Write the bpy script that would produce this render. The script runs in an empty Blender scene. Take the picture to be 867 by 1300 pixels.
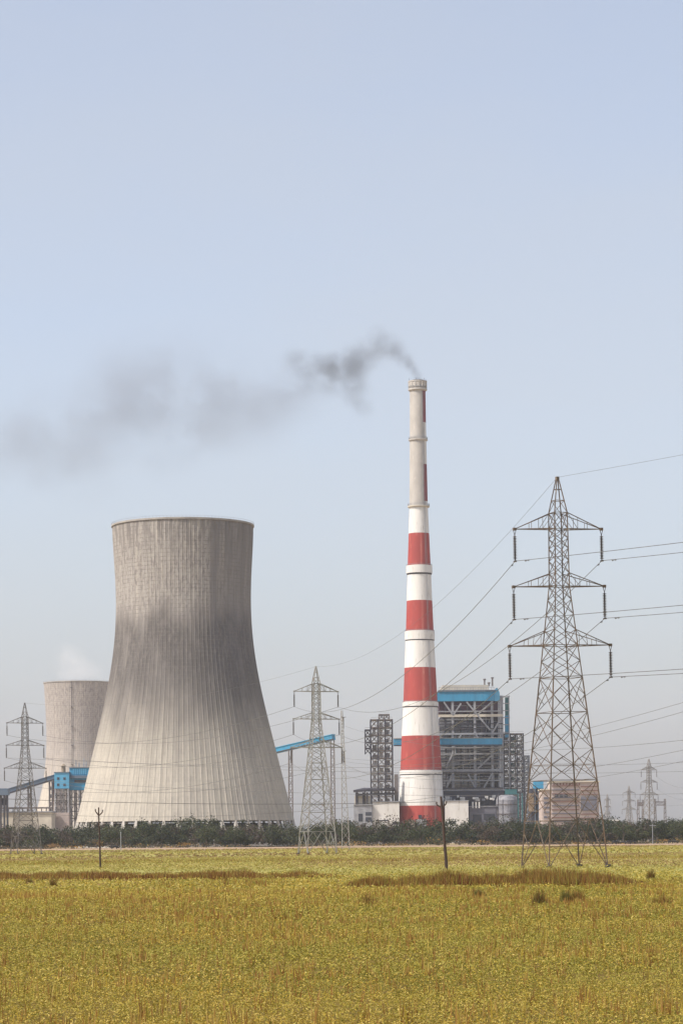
import bpy, math, random
import numpy as np
from mathutils import Vector, Matrix
R = math.radians
random.seed(7); rng = np.random.default_rng(7)
S = bpy.context.scene
COL = S.collection

# ------------------------------------------------------------ camera
F = 3300.0                    # focal length in photo pixels (867 x 1300)
U0, V0 = 433.5, 1066.0        # vanishing point of the view axis
EYE = 2.65
ROLL = R(0.5)
cam_d = bpy.data.cameras.new('camera'); cam = bpy.data.objects.new('camera', cam_d); COL.objects.link(cam)
cam_d.sensor_fit = 'VERTICAL'; cam_d.sensor_height = 36.0; cam_d.lens = F / 1300 * 36.0
cam_d.shift_y = (V0 - 650) / 1300
cam_d.clip_start = 0.5; cam_d.clip_end = 30000
ca, sa = math.cos(ROLL), math.sin(ROLL)
cam.matrix_world = Matrix(((ca, sa, 0, 0), (0, 0, -1, 0), (-sa, ca, 0, EYE), (0, 0, 0, 1)))
S.camera = cam

# ------------------------------------------------------------ light
EL, AZ = R(50), R(64)         # the sun stands left of and behind the camera
to_sun = Vector((-math.sin(AZ) * math.cos(EL), -math.cos(AZ) * math.cos(EL), math.sin(EL)))
sd = bpy.data.lights.new('sun', 'SUN'); sun = bpy.data.objects.new('sun', sd); COL.objects.link(sun)
sd.energy = 2.95; sd.angle = R(0.6); sd.color = (1.0, 0.93, 0.83)
sun.rotation_euler = to_sun.to_track_quat('Z', 'Y').to_euler()
W = bpy.data.worlds.new('World'); S.world = W; W.use_nodes = True
wn, wl = W.node_tree.nodes, W.node_tree.links
bg = wn['Background']; bg.inputs['Strength'].default_value = 0.15
sky = wn.new('ShaderNodeTexSky'); sky.sky_type = 'NISHITA'; sky.sun_disc = False
sky.sun_elevation = EL; sky.sun_rotation = math.atan2(to_sun.x, to_sun.y)
sky.air_density = 1.0; sky.dust_density = 3.0; sky.ozone_density = 2.0; sky.altitude = 0
wh = wn.new('ShaderNodeHueSaturation'); wh.inputs['Saturation'].default_value = 0.72
wt = wn.new('ShaderNodeMix'); wt.data_type = 'RGBA'; wt.blend_type = 'MULTIPLY'; wt.inputs[0].default_value = 1.0
wt.inputs[7].default_value = (1.0, .98, 1.0, 1)          # dusty air
wl.new(sky.outputs[0], wh.inputs['Color']); wl.new(wh.outputs[0], wt.inputs[6]); 
wm = wn.new('ShaderNodeMix'); wm.data_type = 'RGBA'                  # thick dusty veil evening out the sky
wtc = wn.new('ShaderNodeTexCoord'); wmp = wn.new('ShaderNodeMapping'); wmp.inputs['Scale'].default_value = (1, 1, 2.5)
wnz = wn.new('ShaderNodeTexNoise'); wnz.inputs['Scale'].default_value = 4.5; wnz.inputs['Detail'].default_value = 4
wmr = wn.new('ShaderNodeMapRange'); wmr.inputs[1].default_value = .3; wmr.inputs[2].default_value = .7; wmr.inputs[3].default_value = .12; wmr.inputs[4].default_value = .42
wl.new(wtc.outputs['Generated'], wmp.inputs['Vector']); wl.new(wmp.outputs[0], wnz.inputs['Vector']); wl.new(wnz.outputs[0], wmr.inputs[0])
wl.new(wmr.outputs[0], wm.inputs[0]); wl.new(wt.outputs[2], wm.inputs[6]); wm.inputs[7].default_value = (2.95, 3.08, 3.25, 1)
wl.new(wm.outputs[2], bg.inputs['Color'])
S.view_settings.view_transform = 'Standard'; S.view_settings.look = 'None'
S.view_settings.gamma = 1.0; S.view_settings.exposure = 0.5
S.cycles.max_bounces = 6; S.cycles.diffuse_bounces = 2; S.cycles.volume_bounces = 2
S.cycles.transparent_max_bounces = 8
S.cycles.volume_max_steps = 256

HAZE_DENSITY = 5.2e-5

# ------------------------------------------------------------ helpers
def at(px, py, d):
    u, v = px - U0, V0 - py
    return Vector(((u * ca + v * sa) / F * d, d, EYE + (-u * sa + v * ca) / F * d))
def tag(o, label=None, cat=None, group=None, kind=None):
    if label: o['label'] = label
    if cat: o['category'] = cat
    if group: o['group'] = group
    if kind: o['kind'] = kind
    return o
def thing(name, loc, label, cat, group=None, rz=0.0, ry=0.0):
    o = bpy.data.objects.new(name, None); COL.objects.link(o)
    o.location = loc; o.rotation_euler = (0, ry, rz); o.empty_display_size = 1
    return tag(o, label, cat, group)

class MB:
    """collects shapes, then links them as one mesh; coordinates relative to origin o"""
    def __init__(s, o=(0, 0, 0)):
        s.v = []; s.f = []; s.m = []; s.o = Vector(o); s.mi = 0
    def add(s, vs, fs):
        b = len(s.v)
        s.v += [tuple(Vector(p) - s.o) for p in vs]
        s.f += [tuple(b + i for i in q) for q in fs]; s.m += [s.mi] * len(fs)
    def box(s, x0, x1, y0, y1, z0, z1):
        s.add([(x0,y0,z0),(x1,y0,z0),(x1,y1,z0),(x0,y1,z0),(x0,y0,z1),(x1,y0,z1),(x1,y1,z1),(x0,y1,z1)],
              [(0,3,2,1),(4,5,6,7),(0,1,5,4),(1,2,6,5),(2,3,7,6),(3,0,4,7)])
    def bar(s, a, b, w, h=None, up=None):
        a, b = Vector(a), Vector(b); t = (b - a)
        if t.length < 1e-5: return
        t.normalize(); h = h or w
        up = Vector(up) if up else (Vector((0, 0, 1)) if abs(t.z) < .9 else Vector((0.3, 1, 0)))
        n = t.cross(up).normalized(); m = n.cross(t)
        n = n * (w / 2); m = m * (h / 2)
        s.add([a-n-m, a+n-m, a+n+m, a-n+m, b-n-m, b+n-m, b+n+m, b-n+m],
              [(0,3,2,1),(4,5,6,7),(0,1,5,4),(1,2,6,5),(2,3,7,6),(3,0,4,7)])
    def lathe(s, prof, cx=0, cy=0, n=16, cap=True, z0=0):
        vs = []; fs = []
        for r, z in prof:
            for i in range(n):
                a = 2 * math.pi * i / n
                vs.append((cx + r * math.cos(a), cy + r * math.sin(a), z0 + z))
        for k in range(len(prof) - 1):
            for i in range(n):
                j = (i + 1) % n
                fs.append((k*n+i, k*n+j, (k+1)*n+j, (k+1)*n+i))
        if cap:
            fs.append(tuple(range(n))[::-1]); fs.append(tuple((len(prof)-1)*n + i for i in range(n)))
        s.add(vs, fs)
    def tube(s, pts, r, n=5):
        pts = [Vector(p) for p in pts]; vs = []; fs = []
        for k, p in enumerate(pts):
            t = (pts[min(k+1, len(pts)-1)] - pts[max(k-1, 0)]).normalized()
            up = Vector((0,0,1)) if abs(t.z) < .9 else Vector((1,0,0))
            a = t.cross(up).normalized(); b = a.cross(t)
            rr = r[k] if isinstance(r, (list, tuple)) else r
            for i in range(n):
                w = 2*math.pi*i/n
                vs.append(p + a*math.cos(w)*rr + b*math.sin(w)*rr)
        for k in range(len(pts)-1):
            for i in range(n):
                j = (i+1) % n
                fs.append((k*n+i, k*n+j, (k+1)*n+j, (k+1)*n+i))
        fs.append(tuple(range(n))); fs.append(tuple((len(pts)-1)*n+i for i in range(n))[::-1])
        s.add(vs, fs)
    def build(s, name, mats, parent=None, smooth=False):
        me = bpy.data.meshes.new(name); me.from_pydata(s.v, [], s.f)
        if not isinstance(mats, (list, tuple)): mats = [mats]
        for m in mats: me.materials.append(m)
        if len(mats) > 1: me.polygons.foreach_set('material_index', s.m)
        if smooth: me.polygons.foreach_set('use_smooth', [True]*len(s.f))
        me.update()
        o = bpy.data.objects.new(name, me); COL.objects.link(o)
        if parent is not None: o.parent = parent
        else: o.location = s.o
        return o

def copy_tree(o, parent=None):
    c = o.copy(); COL.objects.link(c)
    if parent is not None: c.parent = parent
    for ch in [k for k in S.objects if k.parent == o]:
        copy_tree(ch, c)
    return c

# ------------------------------------------------------------ materials
def nodes(m):
    m.use_nodes = True
    return m.node_tree.nodes, m.node_tree.links, m.node_tree.nodes['Principled BSDF']
def mth(n, l, op, a, b=None, c=None, clamp=False):
    k = n.new('ShaderNodeMath'); k.operation = op; k.use_clamp = clamp
    for i, v in enumerate((a, b, c)):
        if v is None: continue
        if isinstance(v, (int, float)): k.inputs[i].default_value = v
        else: l.new(v, k.inputs[i])
    return k.outputs[0]
def mixc(n, l, f, a, b, mode='MIX'):
    k = n.new('ShaderNodeMix'); k.data_type = 'RGBA'; k.blend_type = mode
    for s_, v in ((k.inputs[0], f), (k.inputs[6], a), (k.inputs[7], b)):
        if isinstance(v, (int, float)): s_.default_value = v
        elif isinstance(v, (tuple, list)): s_.default_value = (*v[:3], 1)
        else: l.new(v, s_)
    return k.outputs[2]
def noise(n, l, vec, scale, detail=4, rough=.55, stretch=(1, 1, 1), typ='FACTOR'):
    mp = n.new('ShaderNodeMapping'); mp.inputs['Scale'].default_value = stretch
    l.new(vec, mp.inputs['Vector'])
    t = n.new('ShaderNodeTexNoise'); t.inputs['Scale'].default_value = scale
    t.inputs['Detail'].default_value = detail; t.inputs['Roughness'].default_value = rough
    l.new(mp.outputs[0], t.inputs['Vector'])
    return t.outputs[0]
def ramp(n, l, f, lo, hi, a=0.0, b=1.0):
    k = n.new('ShaderNodeMapRange'); k.interpolation_type = 'SMOOTHSTEP'
    for i, v in ((0, f), (1, lo), (2, hi), (3, a), (4, b)):
        if isinstance(v, (int, float)): k.inputs[i].default_value = v
        else: l.new(v, k.inputs[i])
    return k.outputs[0]
def mat(name, c1, c2=None, scale=.5, rough=.7, metal=0.0, stretch=(1,1,1), c3=None):
    m = bpy.data.materials.new(name); n, l, p = nodes(m)
    c2 = c2 or tuple(v * .75 for v in c1)
    tc = n.new('ShaderNodeTexCoord').outputs['Object']
    f = ramp(n, l, noise(n, l, tc, scale, 5, .6, stretch), .3, .7)
    c = mixc(n, l, f, c1, c2)
    if c3:
        g = ramp(n, l, noise(n, l, tc, scale * 3.1, 4, .6, stretch), .55, .75)
        c = mixc(n, l, g, c, c3)
    l.new(c, p.inputs['Base Color']); p.inputs['Roughness'].default_value = rough
    p.inputs['Metallic'].default_value = metal
    return m

M = {}
M['steel_rust'] = mat('rusty galvanised steel', (.11,.09,.078), (.17,.11,.075), .6, .7, .2, c3=(.32,.25,.19))
M['steel_pale'] = mat('pale galvanised steel', (.36,.35,.33), (.24,.22,.20), .5, .6, .3, c3=(.30,.20,.15))
M['steel_grey'] = mat('weathered grey steel', (.13,.12,.12), (.20,.17,.16), .5, .6, .2)
M['steel_dark'] = mat('dark painted steel', (.028,.03,.042), (.055,.05,.065), .3, .6, .1)
M['insul'] = mat('brown glazed insulator', (.045,.035,.035), (.08,.05,.04), 2, .35)
M['wire'] = mat('weathered aluminium conductor', (.13,.13,.14), (.18,.17,.17), .2, .6, .5)
M['white'] = mat('weathered white paint', (.74,.725,.69), (.64,.62,.58), .14, .7, c3=(.44,.41,.36), stretch=(1,1,.3))
M['chimwhite'] = mat('grimy white chimney paint', (.74,.725,.69), (.66,.64,.60), .35, .7, c3=(.42,.395,.36), stretch=(1,1,.12))
M['red'] = mat('faded red oxide paint', (.40,.050,.038), (.31,.043,.036), .10, .75, c3=(.45,.10,.075), stretch=(1,1,.3))
M['redold'] = mat('unfaded maroon paint', (.24,.035,.04), (.17,.03,.035), .2, .75)
M['conc'] = mat('bare concrete', (.50,.47,.43), (.42,.39,.355), .2, .9, c3=(.56,.52,.47), stretch=(1,1,.5))
M['blue'] = mat('bright blue sheet cladding', (.035,.29,.50), (.03,.23,.40), .3, .55, c3=(.10,.30,.45), stretch=(1,1,.15))
M['blue2'] = mat('light blue sheet cladding', (.10,.38,.58), (.07,.30,.48), .2, .5)
M['bluedull'] = mat('dusty blue sheet cladding', (.09,.14,.20), (.12,.15,.19), .2, .6)
M['cream'] = mat('cream cladding', (.60,.55,.45), (.48,.44,.37), .2, .8)
M['beam'] = mat('pale grey painted beam', (.33,.34,.36), (.22,.225,.245), .3, .7)
M['greyclad'] = mat('grey ribbed cladding', (.16,.16,.19), (.09,.09,.12), .25, .6, stretch=(.3,.3,2.0))
M['darkclad'] = mat('dark boiler casing', (.028,.032,.052), (.05,.05,.07), .2, .7)
M['maroon'] = mat('maroon cladding', (.085,.028,.055), (.05,.02,.045), .2, .7)
M['teal'] = mat('teal cladding', (.04,.17,.17), (.03,.12,.13), .3, .6)
M['pink'] = mat('pinkish rendered wall', (.52,.43,.385), (.42,.35,.32), .3, .85, c3=(.34,.24,.215))
M['louvre'] = mat('red brown louvres', (.22,.12,.10), (.16,.10,.09), .3, .8)
M['window'] = mat('dark window glass', (.03,.035,.05), (.05,.055,.07), .5, .2)
M['wood'] = mat('dark weathered pole', (.045,.03,.024), (.07,.04,.03), 1.5, .9)
M['hide'] = mat('black buffalo hide', (.012,.011,.011), (.02,.017,.015), 3, .6)

def leafmat(name, cols, scale=.05, trans=.25, rough=.6):
    """foliage: colour drifts with place and from leaf to leaf"""
    m = bpy.data.materials.new(name); n, l, p = nodes(m)
    tc = n.new('ShaderNodeTexCoord').outputs['Object']
    geo = n.new('ShaderNodeNewGeometry').outputs['Random Per Island']
    f = ramp(n, l, noise(n, l, tc, scale, 4, .6), .36, .64)
    c = mixc(n, l, f, cols[0], cols[1])
    c = mixc(n, l, ramp(n, l, geo, .45, 1.0), c, cols[2])
    l.new(c, p.inputs['Base Color']); p.inputs['Roughness'].default_value = rough
    p.inputs['Specular IOR Level'].default_value = .2
    if trans:
        out = n['Material Output']; tr = n.new('ShaderNodeBsdfTranslucent'); mx = n.new('ShaderNodeMixShader')
        l.new(c, tr.inputs['Color']); mx.inputs[0].default_value = trans
        l.new(p.outputs[0], mx.inputs[1]); l.new(tr.outputs[0], mx.inputs[2]); l.new(mx.outputs[0], out.inputs['Surface'])
    return m
M['crop'] = leafmat('yellowing crop leaves', ((.45,.315,.045), (.37,.295,.045), (.56,.43,.12)), .12)
M['crop2'] = leafmat('green crop leaves', ((.215,.20,.032), (.29,.255,.042), (.37,.32,.065)), .12)
M['stalk'] = leafmat('red brown weed stalks', ((.30,.145,.04), (.36,.21,.05), (.42,.29,.08)), .2)
M['bank'] = leafmat('dry bank grass', ((.17,.06,.018), (.25,.145,.035), (.09,.04,.02)), .22)
M['farcrop'] = leafmat('paler far crop', ((.40,.31,.075), (.33,.28,.065), (.46,.37,.12)), .03)
M['farcrop2'] = leafmat('greener far crop', ((.27,.255,.055), (.31,.28,.065), (.37,.32,.09)), .03)
M['fardry'] = leafmat('dry far weeds', ((.26,.16,.07), (.32,.21,.10), (.20,.12,.055)), .03)
M['tuftg'] = leafmat('green weed leaves', ((.14,.13,.035), (.19,.17,.04), (.24,.15,.05)), .5)
M['bush'] = leafmat('dusty scrub foliage', ((.026,.036,.020), (.042,.044,.026), (.062,.075,.032)), .03, .1)
M['bush2'] = leafmat('brown dry scrub', ((.075,.055,.045), (.06,.05,.036), (.12,.088,.065)), .04, .1)
M['treeleaf'] = leafmat('tree leaves', ((.042,.058,.028), (.06,.070,.033), (.10,.11,.045)), .06, .15)
M['bark'] = mat('pale bark', (.16,.13,.11), (.10,.08,.065), .5, .9)

# ground: field colours in long drifting bands
def ground_mat():
    m = bpy.data.materials.new('field ground'); n, l, p = nodes(m)
    tc = n.new('ShaderNodeTexCoord').outputs['Object']
    sep = n.new('ShaderNodeSeparateXYZ'); l.new(tc, sep.inputs[0]); y = sep.outputs['Y']
    near = mixc(n, l, ramp(n, l, noise(n, l, tc, .35, 6, .7), .35, .65), (.19,.13,.035), (.12,.085,.025))
    far = mixc(n, l, ramp(n, l, noise(n, l, tc, .03, 5, .6, (1, 1, 1)), .35, .65), (.32,.27,.075), (.35,.295,.10))
    streak = ramp(n, l, noise(n, l, tc, .02, 6, .7, (1.3, .7, 1)), .50, .62)
    far = mixc(n, l, mth(n, l, 'MULTIPLY', streak, .7), far, (.27,.19,.085))
    fine = ramp(n, l, noise(n, l, tc, .25, 5, .7, (.5, 1.0, 1)), .45, .75)
    far = mixc(n, l, mth(n, l, 'MULTIPLY', fine, .45), far, (.22,.19,.05))
    c = mixc(n, l, ramp(n, l, y, 110, 160), near, far)
    gr = ramp(n, l, noise(n, l, tc, .008, 3, .5, (.3, 1, 1)), .5, .6)
    c = mixc(n, l, mth(n, l, 'MULTIPLY', gr, .5), c, (.29,.31,.10))
    yj = mth(n, l, 'ADD', y, mth(n, l, 'MULTIPLY', noise(n, l, tc, .02, 4, .6), 300))
    c = mixc(n, l, ramp(n, l, yj, 900, 960), c, (.36,.27,.16))
    l.new(c, p.inputs['Base Color']); p.inputs['Roughness'].default_value = 1.0
    p.inputs['Specular IOR Level'].default_value = .05
    b = n.new('ShaderNodeBump'); b.inputs['Strength'].default_value = .6; b.inputs['Distance'].default_value = .2
    l.new(noise(n, l, tc, 1.2, 5, .7), b.inputs['Height']); l.new(b.outputs[0], p.inputs['Normal'])
    return m
g = MB(); 
xs = np.linspace(-5000, 5000, 41); ys = np.concatenate([np.linspace(-150, 1500, 34), np.linspace(1700, 8500, 20)])
vs = [(x, y, 0) for y in ys for x in xs]; nx = len(xs)
g.add(vs, [(j*nx+i, j*nx+i+1, (j+1)*nx+i+1, (j+1)*nx+i) for j in range(len(ys)-1) for i in range(nx-1)])
tag(g.build('ground', ground_mat()), kind='structure')
# bare earth track at the far edge of the field
m_track = mat('pinkish bare earth', (.40,.26,.17), (.30,.20,.12), .03, 1, stretch=(.4,2,1), c3=(.40,.34,.14))
tk = MB(); n_ = 60
tv = []
for i in range(n_+1):
    x = -420 + 840*i/n_
    tv += [(x, 835 + 25*math.sin(x*.03) + 18*math.sin(x*.083+1) + x*.12, .03), (x, 1015 + 6*math.sin(x*.05), .03)]
tk.add(tv, [(2*i, 2*i+2, 2*i+3, 2*i+1) for i in range(n_)])
tag(tk.build('dirt_track', m_track), kind='structure')

# ------------------------------------------------------------ haze
hm = bpy.data.materials.new('haze air'); hm.use_nodes = True
hn, hl = hm.node_tree.nodes, hm.node_tree.links
hn.remove(hn['Principled BSDF'])
hv = hn.new('ShaderNodeVolumePrincipled'); hv.inputs['Density'].default_value = HAZE_DENSITY
hv.inputs['Color'].default_value = (.86,.89,1.0,1); hv.inputs['Anisotropy'].default_value = 0.2
hl.new(hv.outputs[0], hn['Material Output'].inputs['Volume'])
hb = MB(); hb.box(-5200, 5200, -300, 8700, -1, 420)
tag(hb.build('haze', hm), kind='stuff')

# ------------------------------------------------------------ cooling towers
def tower_mat(name, H, soot, tint=(1,1,1)):
    m = bpy.data.materials.new(name); n, l, p = nodes(m)
    tc = n.new('ShaderNodeTexCoord').outputs['Object']
    sep = n.new('ShaderNodeSeparateXYZ'); l.new(tc, sep.inputs[0])
    x, y, z = sep.outputs
    ang = mth(n, l, 'ARCTAN2', y, x)
    cmb = n.new('ShaderNodeCombineXYZ')
    l.new(mth(n, l, 'COSINE', ang), cmb.inputs[0]); l.new(mth(n, l, 'SINE', ang), cmb.inputs[1])
    l.new(mth(n, l, 'MULTIPLY', z, 1/H), cmb.inputs[2]); cv = cmb.outputs[0]
    zh = mth(n, l, 'MULTIPLY', z, 1/H)
    T = lambda c: tuple(a*b for a, b in zip(c, tint))
    low, up = T((.455,.42,.355)), T((.375,.348,.318))
    c = mixc(n, l, ramp(n, l, mth(n, l, 'ADD', zh, mth(n, l, 'MULTIPLY', noise(n, l, cv, 5, 3, .5, (1,1,.5)), .3)), .45, .75), low, up)
    # broad blotches, vertical wash streaks, narrow joints
    c = mixc(n, l, mth(n, l, 'MULTIPLY', ramp(n, l, noise(n, l, cv, 3.5, 6, .65, (1,1,2.2)), .42, .7), .5), c, T((.32,.29,.26)))
    st = ramp(n, l, noise(n, l, cv, 22, 5, .7, (1,1,.12)), .5, .72)
    c = mixc(n, l, mth(n, l, 'MULTIPLY', st, .72), c, T((.235,.21,.18)))
    st2 = ramp(n, l, noise(n, l, cv, 45, 3, .6, (1,1,.06)), .5, .7)
    c = mixc(n, l, mth(n, l, 'MULTIPLY', st2, .4), c, T((.60,.54,.45)))
    # soot belt: sharp upper edge, feathered lower edge running down in streaks
    if soot:  # flag also adds the painted right-side shade
        edge = mth(n, l, 'MULTIPLY', mth(n, l, 'SUBTRACT', noise(n, l, cv, 2.6, 6, .65, (1,1,1.6)), .5), .22)
        run = mth(n, l, 'MULTIPLY', mth(n, l, 'SUBTRACT', noise(n, l, cv, 20, 3, .6, (1,1,.05)), .5), .12)
        zz = mth(n, l, 'ADD', zh, edge)
        a = ramp(n, l, mth(n, l, 'ADD', zz, mth(n, l, 'MULTIPLY', run, .5)), .765, .655)
        b = ramp(n, l, mth(n, l, 'ADD', zz, run), .20, .56)
        s_ = mth(n, l, 'MULTIPLY', mth(n, l, 'MULTIPLY', a, b), .92)
        s_ = mth(n, l, 'MULTIPLY', s_, ramp(n, l, noise(n, l, cv, 7, 5, .6, (1,1,1.2)), .25, .55, .7, 1))
        c = mixc(n, l, s_, c, (.10,.092,.088))
        # shade of the right side painted into the colour, one pour wide border
        side_shade = mth(n, l, 'MULTIPLY', ramp(n, l, mth(n, l, 'ABSOLUTE', mth(n, l, 'SUBTRACT', ang, R(-20))), R(47), R(41)), ramp(n, l, mth(n, l, 'ADD', zh, run), .40, .68))
        c = mixc(n, l, mth(n, l, 'MULTIPLY', side_shade, ramp(n, l, noise(n, l, cv, 6, 4, .6, (1,1,.6)), .3, .6, .35, .6)), c, (.13,.125,.135))
        # dirt under the rim
        r_ = mth(n, l, 'MULTIPLY', ramp(n, l, mth(n, l, 'ADD', zh, run), .86, .99), ramp(n, l, noise(n, l, cv, 12, 4, .7, (1,1,.5)), .4, .65))
        c = mixc(n, l, mth(n, l, 'MULTIPLY', r_, .8), c, (.14,.125,.12))
    # small pour-to-pour patches
    cell = mixc(n, l, mth(n, l, 'MULTIPLY', ramp(n, l, noise(n, l, cv, 26, 5, .8, (1,1,1.4)), .46, .62), ramp(n, l, zh, .4, .8, .25, .9)), c, T((.22,.20,.185)))
    c = cell
    # lift joints: a ring every 1.6 m, stronger and patchy above
    fr = mth(n, l, 'FRACT', mth(n, l, 'DIVIDE', z, 1.75))
    ln = ramp(n, l, mth(n, l, 'ABSOLUTE', mth(n, l, 'SUBTRACT', fr, .5)), .16, .05)
    pt = mth(n, l, 'MULTIPLY', ramp(n, l, noise(n, l, cv, 14, 5, .75, (1,1,2.5)), .40, .62), ramp(n, l, zh, .3, .8, .15, .75))
    c = mixc(n, l, mth(n, l, 'MULTIPLY', ln, pt), c, T((.20,.18,.165)))
    l.new(c, p.inputs['Base Color']); p.inputs['Roughness'].default_value = .95
    p.inputs['Specular IOR Level'].default_value = .15
    return m

# outline of the shell read from the photograph: row, half width
PROF = [(668,89.3),(692,88),(726,86.5),(757,85.6),(785,85.9),(820,88),(861,94.5),(896,102),(937,111.5),(986,123.5),(1015,130.5),(1043,138)]
def cooling_tower(px, py_mid, d, label, soot, PROF, mname, tint):
    k = d / F
    root = thing('cooling_tower', (at(px, py_mid, d).x, d, 0), label, 'cooling tower')
    # heights in metres
    zs = [at(px, y, d).z for y, _ in PROF]; rs = [h * k * .9975 for _, h in PROF]
    H = zs[0]
    rz = sorted(zip(zs, rs))
    zz = np.linspace(rz[0][0], rz[-1][0], 64)
    # smooth the outline with a cubic fit through the points
    co = np.polyfit([a for a, _ in rz], [b for _, b in rz], 5); rr = np.polyval(co, zz)
    NR = 108; seg = NR * 5
    sh = MB(); vs = []; fs = []
    off = [0, 0, 0, 0, .16]
    nrow = len(zz)
    for r, z in zip(rr, zz):
        for i in range(seg):
            a = 2*math.pi*i/seg; q = r + off[i % 5] * (.5 + .5*r/48)
            vs.append((q*math.cos(a), q*math.sin(a), z))
    for j in range(nrow-1):
        for i in range(seg):
            i2 = (i+1) % seg
            fs.append((j*seg+i, j*seg+i2, (j+1)*seg+i2, (j+1)*seg+i))
    # inside face, joined at the lip
    b0 = len(vs)
    for r, z in zip(rr, zz):
        for i in range(seg):
            a = 2*math.pi*i/seg; q = r - .6
            vs.append((q*math.cos(a), q*math.sin(a), z))
    for j in range(nrow-1):
        for i in range(seg):
            i2 = (i+1) % seg
            fs.append((b0+j*seg+i2, b0+j*seg+i, b0+(j+1)*seg+i, b0+(j+1)*seg+i2))
    for i in range(seg):
        i2 = (i+1) % seg
        t = (nrow-1)*seg
        fs.append((t+i, t+i2, b0+t+i2, b0+t+i)); fs.append((i2, i, b0+i, b0+i2))
    sh.add(vs, fs)
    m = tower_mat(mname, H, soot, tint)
    sh.build('shell', m, root)
    rt, zt = rr[-1], zz[-1]
    rm = MB(); rm.lathe([(rt-.3, zt-.7), (rt+.55, zt-.5), (rt+.55, zt+.25), (rt-.9, zt+.3), (rt-.9, zt-.7)], n=160, cap=False)
    rm.build('rim', mat('rim concrete', (.42,.39,.35), (.27,.25,.23), .15, .95), root)
    rl = MB()
    for i in range(120):
        a = 2*math.pi*i/120; x, y = (rt+.4)*math.cos(a), (rt+.4)*math.sin(a)
        rl.bar((x, y, zt+.2), (x, y, zt+1.1), .05)
    rl.lathe([(rt+.38, zt+1.05), (rt+.43, zt+1.05), (rt+.43, zt+1.1), (rt+.38, zt+1.1)], n=120, cap=False)
    rl.build('railing', M['steel_grey'], root)
    zb, rb = zz[0], rr[0]
    for i in range(48):
        a = 2*math.pi*i/48; da = 2*math.pi/48*.40
        v = MB()
        t = (rb*math.cos(a)*.992, rb*math.sin(a)*.992, zb)
        for s_ in (-1, 1):
            v.bar(t, ((rb+2.5)*math.cos(a+s_*da), (rb+2.5)*math.sin(a+s_*da), 0), .85)
        v.build('support_column', M['conc'], root)
    cr = MB(); cr.lathe([(rb+3.2, 0), (rb+3.2, 1.2), (rb-6, 1.2), (rb-6, .0)], n=96, cap=False)
    cr.build('basin_wall', M['conc'], root)
    fl = MB(); fl.lathe([(rb-7, .1), (rb-7, zb-1)], n=64, cap=True)
    fl.build('fill_pack', mat('dark wet fill', (.05,.045,.045), (.03,.03,.03), .3, .9), root)
    # ladder up one rib
    la = MB(); a = R(-96) if not soot else R(70)
    for j in range(nrow-1):
        r0, r1 = rr[j]+.75, rr[j+1]+.75
        for s_ in (-.006, .006):
            la.bar((r0*math.cos(a+s_), r0*math.sin(a+s_), zz[j]), (r1*math.cos(a+s_), r1*math.sin(a+s_), zz[j+1]), .14)
        la.bar((r0*math.cos(a-.006), r0*math.sin(a-.006), zz[j]), (r0*math.cos(a+.006), r0*math.sin(a+.006), zz[j]), .12)
        if j % 8 == 4:
            la.box(r0*math.cos(a)-.9, r0*math.cos(a)+.9, r0*math.sin(a)-.9, r0*math.sin(a)+.3, zz[j], zz[j]+.5)
    la.build('ladder', M['steel_dark'], root)
    return root, rr, zz
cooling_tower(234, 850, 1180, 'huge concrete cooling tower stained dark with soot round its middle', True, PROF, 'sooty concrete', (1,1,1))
PROF2 = [(867,43.9),(880,43),(900,41.9),(925,41.1),(950,41.4),(975,43.2),(1000,47),(1025,53),(1045,59),(1056,62.5)]
cooling_tower(101, 960, 2420, 'pinkish cooling tower far behind, half hidden by the big sooty tower', False, PROF2, 'pinkish concrete', (1.10,1.08,1.08))

# ------------------------------------------------------------ chimney
CD = 1571.0
def cz(py): return at(532, py, CD).z
CP = [(488,9.9),(557,10.4),(642,11.6),(677,13),(718,14.6),(763,16.2),(801,17.6),(848,19.8),(891,21.6),(934.5,24.0),(978,26.1),(1023,28.6),(1075,31.2)]
kc = CD / F
c_root = thing('chimney', (at(532.5, 780, CD).x, CD, 0), 'tall tapering chimney banded red and white with bare concrete top', 'chimney')
def crad(py):
    return float(np.interp(py, [a for a, _ in CP], [b for _, b in CP])) * kc
segc = 72
sh = MB(); bands = [(1075,1023,1),(1023,978,0),(978,934.5,1),(934.5,891,0),(891,848,1),(848,801,0),(801,763,1),(763,718,0),(718,677.5,1),(677.5,642,0),(642,637,2),(637,590,3),(590,537,2),(537,496,3),(496,488,2)]
for y0, y1, mi in bands:
    zz0, zz1 = max(cz(y0), 0), cz(y1); r0, r1 = crad(y0), crad(y1)
    nst = 4
    for s_ in range(nst):
        za, zb_ = zz0+(zz1-zz0)*s_/nst, zz0+(zz1-zz0)*(s_+1)/nst
        ra, rb_ = r0+(r1-r0)*s_/nst, r0+(r1-r0)*(s_+1)/nst
        for i in range(segc):
            a, b = 2*math.pi*i/segc, 2*math.pi*(i+1)/segc
            mid = math.degrees((a+b)/2)       # 270 faces the camera, 0 is the right-hand side
            mm = mi
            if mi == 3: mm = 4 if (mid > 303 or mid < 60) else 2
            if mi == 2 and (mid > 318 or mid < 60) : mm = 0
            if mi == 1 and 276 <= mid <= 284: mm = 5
            sh.mi = mm
            sh.add([(ra*math.cos(a),ra*math.sin(a),za),(ra*math.cos(b),ra*math.sin(b),za),(rb_*math.cos(b),rb_*math.sin(b),zb_),(rb_*math.cos(a),rb_*math.sin(a),zb_)], [(0,1,2,3)])
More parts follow.
